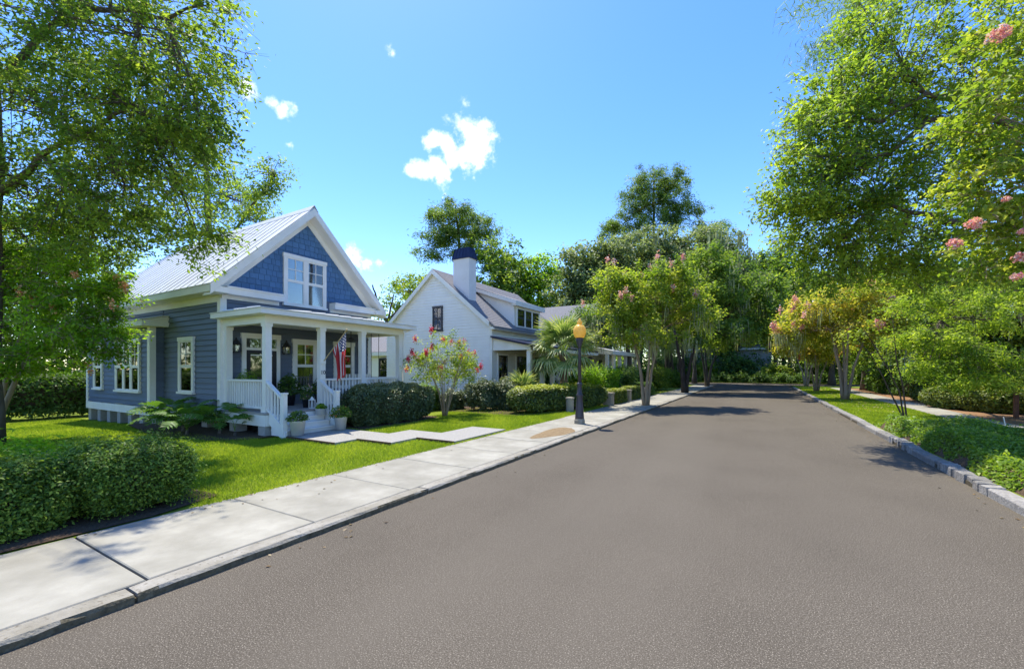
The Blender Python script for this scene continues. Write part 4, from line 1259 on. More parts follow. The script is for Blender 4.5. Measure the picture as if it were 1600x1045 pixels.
# plants before the third house
for i, (x, y, z, r, lb, m) in enumerate(((-7.6, 20.2, .9, (.9, 1.0, .9), 'pale green leafy bush right of the palm trunk', 'fresh_leaf'), (-7.4, 22.6, .85, (.9, 1.1, .85), 'yellow green bush behind the low hedges', 'fresh_leaf'), (-6.9, 24.8, .8, (.8, 1.0, .75), 'dark rounded bush behind the second pavement tree trunk', 'dark_leaf'),
                                          (-9.6, 19.5, .9, (.8, 1.0, .85), 'shaded bush between the palm and the white porch', 'dark_leaf'), (-7.8, 28.5, 1.0, (1.0, 1.4, .9), 'dark bush in front of the half hidden white porch', 'dark_leaf'), (-7.0, 34, .9, (1.0, 1.6, .9), 'green bush beyond the dark pavement tree', 'mid_leaf'), (-6.6, 40, .8, (.9, 1.6, .8), 'far green bush by the left pavement near the street end', 'mid_leaf'))):
    make_hedge('bush', lb, 'bush', (x, y, z), r, M[m], 8000, (.12, .06), seed=50 + i, lump=.3, depth=.22, p=2.1, tint=(.1, .8), ragged=.3, stems=3)
# right side
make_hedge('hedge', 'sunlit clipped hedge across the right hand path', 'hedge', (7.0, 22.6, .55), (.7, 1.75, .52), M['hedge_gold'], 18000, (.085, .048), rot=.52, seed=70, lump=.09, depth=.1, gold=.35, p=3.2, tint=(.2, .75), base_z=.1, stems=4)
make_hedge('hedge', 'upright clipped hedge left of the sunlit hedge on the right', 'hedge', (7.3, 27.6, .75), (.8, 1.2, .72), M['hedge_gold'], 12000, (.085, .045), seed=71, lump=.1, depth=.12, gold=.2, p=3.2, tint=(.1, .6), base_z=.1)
make_hedge('hedge', 'dark hedge behind the right crape myrtles', 'hedge', (7.6, 36.5, .7), (.8, 5.2, .7), M['dark_leaf'], 14000, (.12, .06), seed=72, lump=.1, depth=.12, p=3.6, tint=(.1, .7), base_z=.1)
for i, (x, y, z, r, lb, m) in enumerate(((9.4, 22.4, .8, (1.1, 1.2, .8), 'dark shaded shrub behind the sunlit hedge', 'dark_leaf'), (8.9, 18.6, .7, (1.0, 1.3, .7), 'dark shrub beside the rusty post', 'dark_leaf'), (8.7, 15.6, .6, (.7, 1.0, .65), 'bright green shrub at the right edge of the picture', 'fresh_leaf'), (10.8, 27, 1.1, (1.6, 2.2, 1.1), 'large dark shrub under the right hand trees', 'dark_leaf'), (9.6, 31.0, 1.0, (1.2, 2.0, 1.0), 'dark shrub behind the upright hedge', 'dark_leaf'))):
    make_hedge('shrub', lb, 'shrub', (x, y, z), r, M[m], 9000, (.12, .06), seed=80 + i, lump=.3, depth=.22, p=2.1, tint=(.05, .75), ragged=.25, base_z=.1)
# hedge that closes the street end
make_hedge('hedge', 'hedge along the cross street at the end of the road', 'hedge', (0, 59.2, .4), (9, .9, .5), M['dark_leaf'], 16000, (.24, .13), seed=90, lump=.5, depth=.3, p=2.4, tint=(.1, .9), ragged=.5)
make_hedge('hedge', 'dark shaded hedge at the right of the street end', 'hedge', (16, 59.6, .8), (7, .9, .9), M['dark_leaf'], 12000, (.18, .10), seed=91, lump=.2, depth=.15, p=3.2, tint=(.1, .7))
make_hedge('hedge', 'dark hedge at the left of the street end', 'hedge', (-16, 59.8, .8), (7, .9, .9), M['dark_leaf'], 12000, (.18, .10), seed=92, lump=.2, depth=.15, p=3.2, tint=(.1, .7))

for i, (x, y, z, r, lb, m) in enumerate(((-6.5, 61.5, 1.2, (1.8, 1.2, 1.3), 'sunny yellow green bush at the left of the street end', 'crape'), (-2.2, 62.5, 1.5, (2.0, 1.3, 1.6), 'tall dark bush straight ahead at the street end', 'dark_leaf'), (1.8, 61.2, 1.0, (1.7, 1.1, 1.1), 'bright bush right of centre at the street end', 'crape'),
                                          (6.0, 62.3, 1.8, (2.2, 1.4, 1.9), 'large dark bush behind the farthest crape myrtle', 'dark_leaf'), (-11, 62, 1.6, (2.4, 1.4, 1.8), 'large dark bush left of the street end', 'dark_leaf'), (10.5, 58.6, 1.2, (1.6, 1.2, 1.3), 'leafy bush before the pale blue house', 'mid_leaf'))):
    make_hedge('bush', lb, 'bush', (x, y, z), r, M[m], 6000, (.26, .14), seed=150 + i, lump=.5, depth=.4, p=2.1, tint=(.1, .85), ragged=.5)
# jasmine ground cover on the right verge: uneven mounded leaf carpet
rng = np.random.default_rng(100)
def jz(x, y):
    return 0.10 + 0.31 * np.clip((x - 2.78) / .2, 0, 1) * np.clip((5.12 - x) / .2, 0, 1) * np.clip((15.2 - y) / .5, 0, 1) * (1 + .28 * np.sin(y * 2.1 + x * 1.3) + .2 * np.sin(x * 4.1 - y * 1.2 + 1))
N = 95000
yy = 5.0 + 10.4 * rng.random(N) ** 1.25
xx = rng.uniform(2.77, 5.13, N)
edge = 2.80 + .08 * np.sin(yy * 2.7) + .06 * np.sin(yy * 6.1)
k = xx > edge
xx, yy = xx[k], yy[k]
Z = jz(xx, yy) - np.abs(rng.normal(size=len(xx))) * .06 + (rng.random(len(xx)) < .05) * rng.uniform(0, .1, len(xx))
T = rng.uniform(.1, .62, len(xx)) + .3 * np.clip(np.sin(yy * 1.9 + xx * .8 + 1), 0, 1) ** 2 * rng.random(len(xx))
V = leaves(rng, np.stack([xx, yy, Z], 1), .062, .034, up=.6)
ground_cover = link('ground_cover', quads_mesh('ground_cover', V, M['jasmine'], T), None, 'stuff')
tag(ground_cover, 'glossy green jasmine ground cover on the right verge beside the kerb', 'ground cover')
gx = np.linspace(2.8, 5.1, 20); gy = np.linspace(4.4, 15.1, 70)
jm = MB()
jm.add([(x, y, float(jz(x, y)) - .07) for y in gy for x in gx], [(j * 20 + i, j * 20 + i + 1, j * 20 + i + 21, j * 20 + i + 20) for j in range(69) for i in range(19)])
struct('planting_soil', jm, M['mulch'], True)

# ================================================================== grass blades
def grass(name, label, rects, n, z, seed, skip=(), h=.05, w=.010):
    rng = np.random.default_rng(seed)
    ar = np.array([(b - a) * (d - c) * q for (a, b, c, d, q) in rects])
    pick = rng.choice(len(rects), size=n, p=ar / ar.sum())
    rc = np.array([r[:4] for r in rects])[pick]
    x = rc[:, 0] + (rc[:, 1] - rc[:, 0]) * rng.random(n); y = rc[:, 2] + (rc[:, 3] - rc[:, 2]) * rng.random(n)
    keep = np.ones(n, bool)
    for (a, b, c, d) in skip:
        keep &= ~((x > a) & (x < b) & (y > c) & (y < d))
    x, y = x[keep], y[keep]
    N = len(x)
    zb = np.array([lawn_z(a, b) for a, b in zip(x, y)]) if z is None else np.full(N, z)
    dist = np.hypot(x, y)
    hh = h * rng.uniform(.5, 1.25, N); wd = w * (0.6 + dist / 14) * rng.uniform(.7, 1.3, N)
    a = rng.uniform(0, 2 * math.pi, N)
    lean = rng.normal(size=(N, 2)) * .022
    V = np.empty((N, 3, 3))
    V[:, 0] = np.stack([x - np.cos(a) * wd / 2, y - np.sin(a) * wd / 2, zb - .004], 1)
    V[:, 1] = np.stack([x + np.cos(a) * wd / 2, y + np.sin(a) * wd / 2, zb - .004], 1)
    V[:, 2] = np.stack([x + lean[:, 0], y + lean[:, 1], zb + hh], 1)
    pt = .5 + .22 * np.sin(x * 1.7 + 1) * np.sin(y * 1.3) + .12 * np.sin(x * 4.1 + y * 3.3)
    o = link(name, quads_mesh(name, V, M['grass'], pt + rng.normal(size=N) * .18, n=3), None, 'stuff')
    return tag(o, label, 'grass')
bedskip = [(-9.46, -7.72, 5.84, 7.27), (-7.72, -6.70, 6.44, 7.99), (-6.70, -5.63, 7.24, 9.29), (-15.6, -10.2, 5.0, 12), (-7.0, -5.6, -3, 2.4), (-10.2, -9.0, 7.6, 11)]
grass('grass', 'bright green lawn grass around the blue cottage and front path', [(-5.64, -5.565, 2.4, 13, 3.0), (-9.6, -5.61, 1.8, 12.6, 1.5), (-12.5, -6.6, 1.2, 5.4, 1.2), (-21, -12.3, 1.0, 5.2, .8), (-10.0, -5.61, 12, 15, .8)], 245000, None, 200, bedskip)
grass('grass', 'grass strip on the right verge by the slender crape myrtle', [(2.8, 5.14, 15.2, 26, 1), (2.8, 5.14, 26, 46, .3)], 45000, .09, 201, (), .05, .014)
grass('grass', 'grass edge between the pavement and the yellow topped hedge', [(-6.2, -5.61, 12, 18.6, 1)], 16000, .05, 202, (), .05, .012)

# ================================================================== trees
def T_(u, v, d): return tuple(at(u, v, d))
def foot(u, d, z=0.0):
    p = at(u, HORIZON, d); return Vector((p.x, p.y, z))

# big oak on the left
b = foot(-14, 9.0)
make_tree('oak_tree', 'large shady oak overhanging the lawn at upper left', 'tree', b,
          [[b, (b.x, b.y, 3.0), T_(-6, 200, 9.0), T_(-30, -60, 9.0)], [T_(2, 300, 9), T_(90, 225, 8.6), T_(215, 165, 8.2)], [T_(10, 120, 9), T_(110, 10, 8.7), T_(190, 15, 8.2), T_(260, 30, 8.0)]],
          [(T_(100, 40, 8.8), (2.3, 2.3, 1.6), 95), (T_(216, 60, 8.0), (1.5, 1.6, 1.2), 62), (T_(90, 190, 9.2), (1.8, 2.2, 1.3), 85), (T_(201, 170, 8.2), (1.25, 1.4, .95), 62), (T_(60, 310, 9.6), (1.3, 1.6, .8), 50),
           (T_(196, 290, 8.8), (1.3, 1.5, .85), 62), (T_(281, 120, 7.8), (.75, .8, .8), 26), (T_(276, 240, 8.2), (.62, .7, .75), 24), (T_(312, 372, 8.8), (.75, .5, .26), 18), (T_(150, 372, 9.4), (.85, .9, .5), 16), (T_(316, 10, 7.6), (.35, .4, .25), 6),
           (T_(40, 370, 10), (1.4, 1.6, .7), 40), (T_(130, 300, 9.4), (1.3, 1.4, .8), 44), (T_(311, 180, 7.8), (.45, .5, .6), 14), (T_(60, -170, 9), (3.2, 3.2, 1.8), 70), (T_(-220, 80, 9.5), (2.6, 2.6, 2.4), 70), (T_(166, -90, 8), (2.0, 2.0, 1.2), 50)],
          M['oak'], M['bark'], per=80, clump=.52, size=(.106, .048), seed=301, trunk_r=.17, limb_r=.035, moss=0, twigs=True)
# crape myrtle on the left lawn
b = foot(-16, 9.6)
make_tree('crape_myrtle', 'leafy crape myrtle with faded pink blooms on the left lawn', 'tree', b,
          [[b, T_(20, 560, 9.6), T_(60, 450, 9.8)], [b, T_(0, 540, 9.6), T_(-20, 420, 9.6)], [b, T_(40, 560, 9.4), T_(110, 500, 9.2)]],
          [(T_(70, 420, 10), (1.3, 1.4, .85), 60), (T_(20, 480, 9.8), (1.1, 1.1, .7), 45), (T_(115, 500, 9.4), (.75, .9, .5), 38), (T_(50, 560, 9.4), (.9, .9, .28), 22), (T_(150, 470, 9.8), (.55, .7, .6), 26), (T_(-60, 440, 9.6), (1.3, 1.3, 1.0), 34), (T_(110, 440, 10), (1.0, 1.1, .7), 36), (T_(40, 380, 10.4), (1.2, 1.2, .6), 30), (T_(165, 530, 9.6), (.4, .5, .35), 12)],
          M['fresh_leaf'], M['bark_pale'], per=120, clump=.36, size=(.085, .046), seed=302, trunk_r=.06, twigs=True, bloom=(M['salmon'], 22, .11, (1, 2, 3, 4)))
make_hedge('shrub', 'pale yellow green shrub at the left picture edge above the boxwoods', 'shrub', (-8.1, 1.35, .35), (.55, .7, .38), M['fresh_leaf'], 7000, (.07, .03), seed=33, lump=.2, depth=.2, p=2.0, tint=(.4, 1.0), ragged=.25)
# tree behind the cottage
b = foot(330, 21)
make_tree('oak_tree', 'airy oak standing behind the blue cottage roof', 'tree', b,
          [[b, T_(332, 480, 21), T_(325, 330, 21), T_(318, 220, 21)], [T_(330, 420, 21), T_(385, 330, 20), T_(430, 275, 19.5)]],
          [(T_(300, 250, 21), (2.2, 2.2, 1.5), 50), (T_(360, 310, 20.5), (1.6, 1.8, 1.0), 42), (T_(425, 268, 19.5), (.75, .9, .65), 16), (T_(390, 345, 20), (.9, 1.0, .6), 18), (T_(250, 330, 22), (2.4, 2.4, 1.6), 44), (T_(415, 305, 19.5), (.6, .6, .5), 9), (T_(320, 200, 21), (1.0, 1.1, .7), 18)],
          M['oak'], M['bark'], per=85, clump=.62, size=(.13, .07), seed=303, trunk_r=.22, limb_r=.07, moss=10)
# red flowering bush
b = Vector((-9.22, 11.26, .05))
stems = []
rd = random.Random(5)
for k in range(14):
    a = 2 * math.pi * k / 14 + rd.uniform(-.2, .2)
    s = rd.uniform(.5, 1.05)
    stems.append([b + Vector((math.cos(a) * .06, math.sin(a) * .06, 0)), b + Vector((math.cos(a) * .3 * s, math.sin(a) * .3 * s, .8)), b + Vector((math.cos(a) * .95 * s, math.sin(a) * .95 * s, rd.uniform(1.7, 2.5)))])
make_tree('flowering_bush', 'vase shaped bush with red flower heads before the white house', 'bush', b, stems,
          [((b.x, b.y, 1.85), (1.0, 1.05, .62), 70), ((b.x - .35, b.y - .75, 1.75), (.42, .5, .42), 22), ((b.x + .1, b.y + .85, 1.55), (.45, .5, .42), 22), ((b.x, b.y, 2.55), (.8, .9, .35), 18), ((b.x + .3, b.y + 1.1, 1.9), (.3, .4, .4), 10)],
          M['crape'], M['bark_pale'], per=60, clump=.25, size=(.075, .036), seed=304, trunk_r=.018, limb_r=.012, bloom=(M['red'], 42, .10, (0, 1, 3, 4)), stem_sides=5)

# pines
def make_pine(name, label, base, lean, tiers, seed, group=None, size=(.36, .075), trunk_r=.24, per=150):
    """tiers: (centre, radii, tufts) flat clouds of needles on bare limbs"""
    return make_tree(name, label, 'tree', base, [[base] + lean], tiers, M['pine'], M['bark'], per=per, clump=.86, size=size, seed=seed, trunk_r=trunk_r, limb_r=.07, flat=.40, group=group)
b = foot(722, 44)
make_pine('pine_tree', 'tall pine behind the white house chimney', b, [T_(722, 480, 44), T_(716, 360, 44), T_(712, 330, 44)],
          [(T_(706, 350, 44), (3.4, 3.0, 1.3), 26), (T_(745, 375, 44), (2.2, 2.2, 1.1), 16), (T_(708, 336, 44), (3.0, 3.0, 1.1), 30), (T_(752, 356, 44), (1.7, 2.0, .7), 14), (T_(678, 366, 43), (1.6, 2.0, .8), 14), (T_(665, 395, 43), (1.3, 1.5, .8), 10), (T_(735, 392, 44), (2.4, 2.4, 1.0), 20), (T_(700, 385, 44), (1.6, 1.8, .7), 10)], 311)
b = foot(1022, 52)
make_pine('pine_tree', 'tallest pine with layered crown above the left street trees', b, [T_(1022, 430, 52), T_(1021, 330, 52), T_(1022, 282, 52)],
          [(T_(1010, 325, 52), (4.2, 3.4, 1.6), 40), (T_(1050, 290, 52), (1.8, 2.0, 1.0), 16), (T_(1022, 285, 52), (3.2, 3.2, 1.4), 40), (T_(995, 305, 52), (2.2, 2.4, 1.0), 20), (T_(1052, 312, 52), (2.6, 2.6, 1.0), 24), (T_(975, 345, 52), (2.6, 2.6, 1.1), 24), (T_(1070, 335, 52), (2.4, 2.6, 1.0), 22), (T_(1025, 350, 52), (3.4, 3.0, 1.2), 28), (T_(955, 362, 52), (1.6, 1.8, .8), 10), (T_(1115, 362, 54), (2.6, 2.8, 1.3), 26)], 312)
b = foot(1690, 15)
make_pine('pine_tree', 'pine whose boughs show above the right hand oak', b, [T_(1680, 300, 15), T_(1660, 60, 15), T_(1600, -160, 15)],
          [(T_(1345, 22, 14), (1.0, 1.2, .45), 16), (T_(1300, 72, 13.5), (.55, .6, .3), 9), (T_(1255, -2, 13), (.6, .5, .15), 6), (T_(1420, -60, 15), (1.8, 1.8, .8), 14)], 313, size=(.28, .02), trunk_r=.2, per=120)

# trees behind the white house
def wood_tree(label, u, d, top, half, m, seed, n=60, per=75, cat='tree', low=.35, name='tree', clump=1.15, size=(.32, .18), group=None, moss=0):
    """a full crowned background tree: u pixel of the trunk, d depth, top pixel row, half width in pixels"""
    b = foot(u, d)
    ht = EYE + (HORIZON - top) / FPX * d
    r = half / FPX * d
    rdm = random.Random(seed)
    lobes = []
    zc = ht * (1 + low) / 2
    for k in range(6):
        a = 2 * math.pi * k / 6 + rdm.uniform(-.4, .4)
        q = r * rdm.uniform(.4, .62)
        lobes.append(((b.x + math.cos(a) * q, b.y + math.sin(a) * q, zc + rdm.uniform(-.28, .2) * ht * (1 - low)), (r * .5, r * .5, ht * (1 - low) * rdm.uniform(.2, .3)), int(n * .26)))
    lobes.append(((b.x, b.y, ht * (1 - .16 * (1 - low))), (r * .55, r * .55, ht * (1 - low) * .17), int(n * .26)))
    return make_tree(name, label, cat, b, [[b, (b.x + rdm.uniform(-.2, .2), b.y, ht * .35), (b.x + rdm.uniform(-.4, .4), b.y, ht * .75)]], lobes, m, M['bark'], per=per, clump=clump, size=size, seed=seed, trunk_r=.2 + ht * .008, limb_r=.08, group=group, moss=moss)

wood_tree('rounded tree right of the chimney behind the white house', 785, 40, 375, 52, M['mid_leaf'], 321, n=90)
wood_tree('tree at the left of the pine behind the white house gable', 655, 46, 425, 46, M['crape'], 322, n=70)
wood_tree('sunny tree above the white house dormer', 838, 42, 395, 50, M['fresh_leaf'], 323, n=90)
wood_tree('dark bluish oak between the dormer and the live oak', 905, 38, 378, 46, M['live_oak'], 324, n=90)
b = foot(608, 32)
make_tree('bare_tree', 'sparse tree with bare limbs seen between the two houses', 'tree', b, [[b, T_(606, 500, 32), T_(615, 460, 32)], [T_(606, 505, 32), T_(590, 470, 32), T_(582, 445, 32)], [T_(606, 500, 32), T_(640, 470, 32), T_(655, 445, 32)]],
          [(T_(588, 470, 32), (.9, 1.2, 1.0), 9), (T_(640, 455, 32), (1.2, 1.2, .8), 14), (T_(600, 498, 32), (1.2, 1.2, .6), 12)], M['mid_leaf'], M['bark_dark'], per=50, clump=.6, size=(.2, .11), seed=325, trunk_r=.12, limb_r=.07)
# broad live oak in the middle
b = foot(1045, 40)
make_tree('live_oak', 'broad grey green live oak with moss below the tallest pine', 'tree', b, [[b, T_(1045, 500, 40), T_(1050, 430, 40)], [T_(1045, 520, 40), T_(980, 450, 39), T_(940, 420, 38)], [T_(1045, 510, 40), T_(1110, 430, 40)]],
          [(T_(1060, 390, 40), (4.2, 4.0, 1.7), 60), (T_(980, 410, 39), (3.2, 3.4, 1.9), 50), (T_(1120, 410, 40), (2.6, 3.0, 1.7), 40), (T_(930, 440, 38), (2.0, 2.4, 1.8), 30), (T_(1020, 440, 39), (4.0, 3.6, 1.6), 40), (T_(955, 395, 39), (2.0, 2.2, 1.0), 18), (T_(1005, 378, 40), (2.8, 2.8, 1.0), 30), (T_(1100, 378, 40), (2.8, 2.8, 1.1), 34), (T_(1145, 425, 41), (2.0, 2.2, 1.6), 28)],
          M['live_oak'], M['bark_dark'], per=140, clump=1.0, size=(.26, .15), seed=331, trunk_r=.4, limb_r=.14, moss=60)
# street trees on the left
b = Vector((-4.32, 19.2, .05))
def vase(b, n, spread, h, seed, mid=.45):
    rr = random.Random(seed)
    out = []
    for k in range(n):
        a = 2 * math.pi * k / n + rr.uniform(-.4, .4)
        s = spread * rr.uniform(.6, 1.1)
        out.append([b + Vector((math.cos(a) * .07, math.sin(a) * .07, 0)), b + Vector((math.cos(a) * (.1 + s * .25), math.sin(a) * (.1 + s * .25), h * mid)), b + Vector((math.cos(a) * s, math.sin(a) * s, h))])
    return out
make_tree('crape_myrtle', 'crape myrtle with tan trunks growing in the left pavement', 'tree', b, vase(b, 5, .9, 3.4, 41),
          [(T_(1005, 455, 18.8), (1.5, 1.7, 1.0), 75), (T_(965, 480, 18.4), (1.1, 1.3, .9), 48), (T_(1060, 460, 19.2), (1.2, 1.4, .9), 48), (T_(1000, 515, 18.6), (1.7, 1.8, .6), 44), (T_(1045, 425, 19), (.9, 1.0, .5), 20), (T_(950, 440, 18.4), (.7, .8, .55), 16), (T_(1085, 500, 19), (.9, 1.0, .8), 26)],
          M['crape'], M['bark_pale'], per=95, clump=.48, size=(.14, .075), seed=341, trunk_r=.075, limb_r=.035, bloom=(M['pink'], 30, .15, (0, 1, 2, 4, 5)), moss=42)
b = Vector((-4.4, 31.2, .05))
make_tree('pavement_tree', 'dark trunked spreading tree, second along the left pavement', 'tree', b, vase(b, 3, 1.6, 4.4, 42),
          [(T_(1120, 450, 29.5), (2.6, 2.8, 1.6), 75), (T_(1070, 480, 29), (1.9, 2.2, 1.3), 50), (T_(1165, 490, 30), (2.0, 2.2, 1.4), 55), (T_(1120, 520, 29), (2.8, 2.8, .8), 40), (T_(1180, 455, 31), (1.6, 1.8, 1.1), 30), (T_(1110, 405, 29.5), (1.7, 1.8, .8), 26)],
          M['mid_leaf'], M['bark_dark'], per=110, clump=.78, size=(.21, .115), seed=342, trunk_r=.15, limb_r=.07, moss=30)
b = Vector((-4.2, 43.6, .05))
make_tree('pavement_tree', 'third tree along the left pavement near the street end', 'tree', b, vase(b, 3, 1.5, 4.2, 43),
          [(T_(1160, 500, 42), (2.6, 2.8, 1.6), 50), (T_(1125, 520, 41), (2.2, 2.4, 1.2), 40), (T_(1190, 490, 43), (2.2, 2.2, 2.0), 44), (T_(1200, 525, 44), (1.6, 1.8, 1.2), 24)],
          M['mid_leaf'], M['bark'], per=110, clump=.95, size=(.27, .15), seed=343, trunk_r=.14, limb_r=.07)
# right verge crape myrtles
b = Vector((3.86, 27.5, .09))
c1 = make_tree('crape_myrtle', 'largest golden crape myrtle with moss on the right verge', 'tree', b, vase(b, 5, 1.1, 3.6, 44),
          [(T_(1315, 470, 22), (1.9, 2.2, .9), 60), (T_(1265, 495, 22.5), (1.4, 1.6, .8), 40), (T_(1360, 480, 21.5), (1.4, 1.8, 1.0), 45), (T_(1310, 510, 22), (2.0, 2.0, .7), 40), (T_(1385, 510, 21), (1.0, 1.3, 1.2), 28), (T_(1240, 520, 23), (.9, 1.0, .6), 18)],
          M['crape_gold'], M['bark_pale'], per=95, clump=.55, size=(.155, .085), seed=344, trunk_r=.085, limb_r=.04, bloom=(M['pink'], 46, .20, (0, 1, 3, 5)), moss=60)
b = Vector((3.55, 36.8, .09))
make_tree('crape_myrtle', 'small golden crape myrtle, second on the right verge', 'tree', b, vase(b, 4, .9, 2.6, 45),
          [(T_(1272, 525, 30), (1.7, 1.8, .9), 44), (T_(1290, 545, 30), (1.3, 1.4, .6), 24), (T_(1248, 535, 30.5), (1.2, 1.2, .8), 24)],
          M['crape_gold'], M['bark_pale'], per=90, clump=.6, size=(.19, .10), seed=345, trunk_r=.075, limb_r=.04, bloom=(M['salmon'], 26, .2), moss=20)
b = Vector((3.75, 46.6, .09))
make_tree('crape_myrtle', 'farthest crape myrtle on the right verge, pink tinted', 'tree', b, vase(b, 4, 1.0, 3.0, 46),
          [(T_(1250, 520, 40), (2.3, 2.3, 1.6), 60), (T_(1225, 535, 40), (1.4, 1.5, 1.1), 30)],
          M['crape_gold'], M['bark_pale'], per=90, clump=.7, size=(.24, .13), seed=346, trunk_r=.09, limb_r=.05, bloom=(M['pink'], 34, .24))
# slender leaning sapling
b = Vector((3.85, 17.2, .09))
make_tree('sapling', 'slender leaning crape myrtle sapling in the right ground cover', 'tree', b,
          [[b, T_(1395, 620, 13), T_(1365, 560, 13.2), T_(1340, 530, 13.4)], [b, T_(1405, 610, 12.9), T_(1378, 560, 12.8), T_(1350, 515, 12.8)], [b + Vector((.05, 0, 0)), T_(1412, 610, 12.9), T_(1400, 560, 13), T_(1395, 500, 13)]],
          [(T_(1355, 520, 13.2), (.7, .7, .4), 12), (T_(1400, 490, 13), (.6, .7, .4), 12), (T_(1370, 555, 13), (.3, .3, .25), 4)], M['crape'], M['bark_dark'], per=34, clump=.36, size=(.085, .045), seed=347, trunk_r=.026, limb_r=.012, stem_sides=5)
# big oak on the right
b = Vector((7.2, 13.6, .09))
make_tree('oak_tree', 'large sunlit water oak reaching over the road from the right', 'tree', b,
          [[b, (7.1, 13.6, 3.5), (6.9, 13.5, 6.5), (6.6, 13.3, 10)], [(7.0, 13.5, 5.6), T_(1540, 150, 9.6), T_(1440, 150, 9.4), T_(1380, 190, 9.3)], [(7.0, 13.5, 4.8), T_(1560, 185, 9.4), T_(1450, 186, 9.2), T_(1390, 240, 9.2)], [(7.0, 13.5, 4.0), T_(1480, 345, 9.8), T_(1370, 315, 9.6)]],
          [(T_(1390, 110, 9.6), (1.5, 1.6, 1.1), 75), (T_(1300, 200, 9.4), (1.15, 1.3, 1.0), 62), (T_(1260, 290, 9.2), (.85, 1.0, .85), 45), (T_(1370, 300, 9.8), (1.4, 1.6, 1.1), 75), (T_(1480, 280, 10), (1.5, 1.6, 1.0), 62), (T_(1500, 90, 10), (1.6, 1.7, 1.3), 70), (T_(1320, 380, 9.8), (1.1, 1.2, .75), 45), (T_(1440, 390, 10.4), (1.5, 1.6, .9), 55),
           (T_(1560, 380, 10.5), (1.4, 1.6, 1.1), 45), (T_(1360, 40, 9.8), (.8, .9, .6), 25), (T_(1232, 300, 9.2), (.5, .55, .6), 20), (T_(1330, 280, 9.6), (1.0, 1.1, .9), 40), (T_(1280, 350, 9.6), (.75, .8, .6), 26), (T_(1390, 420, 10.2), (1.3, 1.3, .6), 36), (T_(1340, 140, 9.6), (.9, 1.0, .7), 34), (T_(1440, 200, 9.8), (1.2, 1.2, .9), 44), (T_(1590, 220, 10.5), (1.5, 1.6, 1.4), 45), (T_(1480, -60, 10), (2.0, 2.0, 1.2), 50), (T_(1750, 150, 10), (2.2, 2.2, 2.2), 50), (T_(1255, 205, 9.3), (.4, .5, .45), 12), (T_(1285, 420, 9.8), (.55, .6, .5), 14)],
          M['oak_sun'], M['bark'], per=80, clump=.46, size=(.102, .047), seed=351, trunk_r=.22, limb_r=.035, moss=3, twigs=True)
# near crape myrtle at the right edge
b = Vector((4.9, 7.9, .09))
make_tree('crape_myrtle', 'near pink flowering crape myrtle at the right picture edge', 'tree', b, vase(b, 5, .9, 3.4, 47),
          [(T_(1560, 180, 5.8), (.55, .65, .6), 40), (T_(1545, 300, 5.8), (.5, .6, .5), 34), (T_(1600, 60, 5.9), (.75, .8, .6), 40), (T_(1640, 250, 5.6), (.7, .7, .9), 40), (T_(1570, 390, 6.0), (.5, .6, .4), 26), (T_(1800, 200, 6), (1.1, 1.1, 1.0), 40)],
          M['crape'], M['bark_pale'], per=62, clump=.27, size=(.085, .046), seed=352, trunk_r=.05, limb_r=.02, twigs=True)
nc = [o for o in bpy.data.objects if o.get('label', '').startswith('near pink')][0]
rng = np.random.default_rng(353)
for (u, v, d, r) in ((1560, 54, 5.2, .12), (1522, 350, 5.4, .10), (1492, 381, 5.5, .09), (1596, 402, 5.3, .09), (1572, 311, 5.3, .05), (1598, 362, 5.2, .05), (1590, 432, 5.3, .07)):
    c = np.array(at(u, v, d))
    k = 150
    off = unit(rng.normal(size=(k, 3))) * r * rng.uniform(.4, 1, size=(k, 1)) * np.array((1, 1, .8))
    link('blossom', quads_mesh('blossom', leaves(rng, c + off, r * .36, r * .32, up=.2), M['pink'], rng.uniform(0, 1, k)), nc)
# feathery fresh green tree on the right
b = foot(1530, 16)
make_tree('maple_tree', 'low fresh green tree with layered sprays on the right', 'tree', b, [[b, T_(1530, 560, 16), T_(1520, 480, 15.5)], [b, T_(1500, 560, 15), T_(1470, 500, 14.5)]],
          [(T_(1475, 470, 14), (1.3, 1.5, .45), 45), (T_(1540, 500, 14), (1.4, 1.5, .5), 50), (T_(1460, 530, 13.6), (1.1, 1.3, .32), 38), (T_(1530, 555, 13.4), (1.4, 1.5, .35), 50), (T_(1450, 575, 13.6), (.9, 1.1, .28), 24), (T_(1500, 595, 13.2), (1.1, 1.2, .25), 32), (T_(1580, 450, 14), (1.2, 1.3, .5), 36), (T_(1590, 590, 13.5), (1.0, 1.2, .4), 28)],
          M['oak_sun'], M['bark'], per=95, clump=.42, size=(.11, .042), seed=354, trunk_r=.09, limb_r=.03, flat=.35)
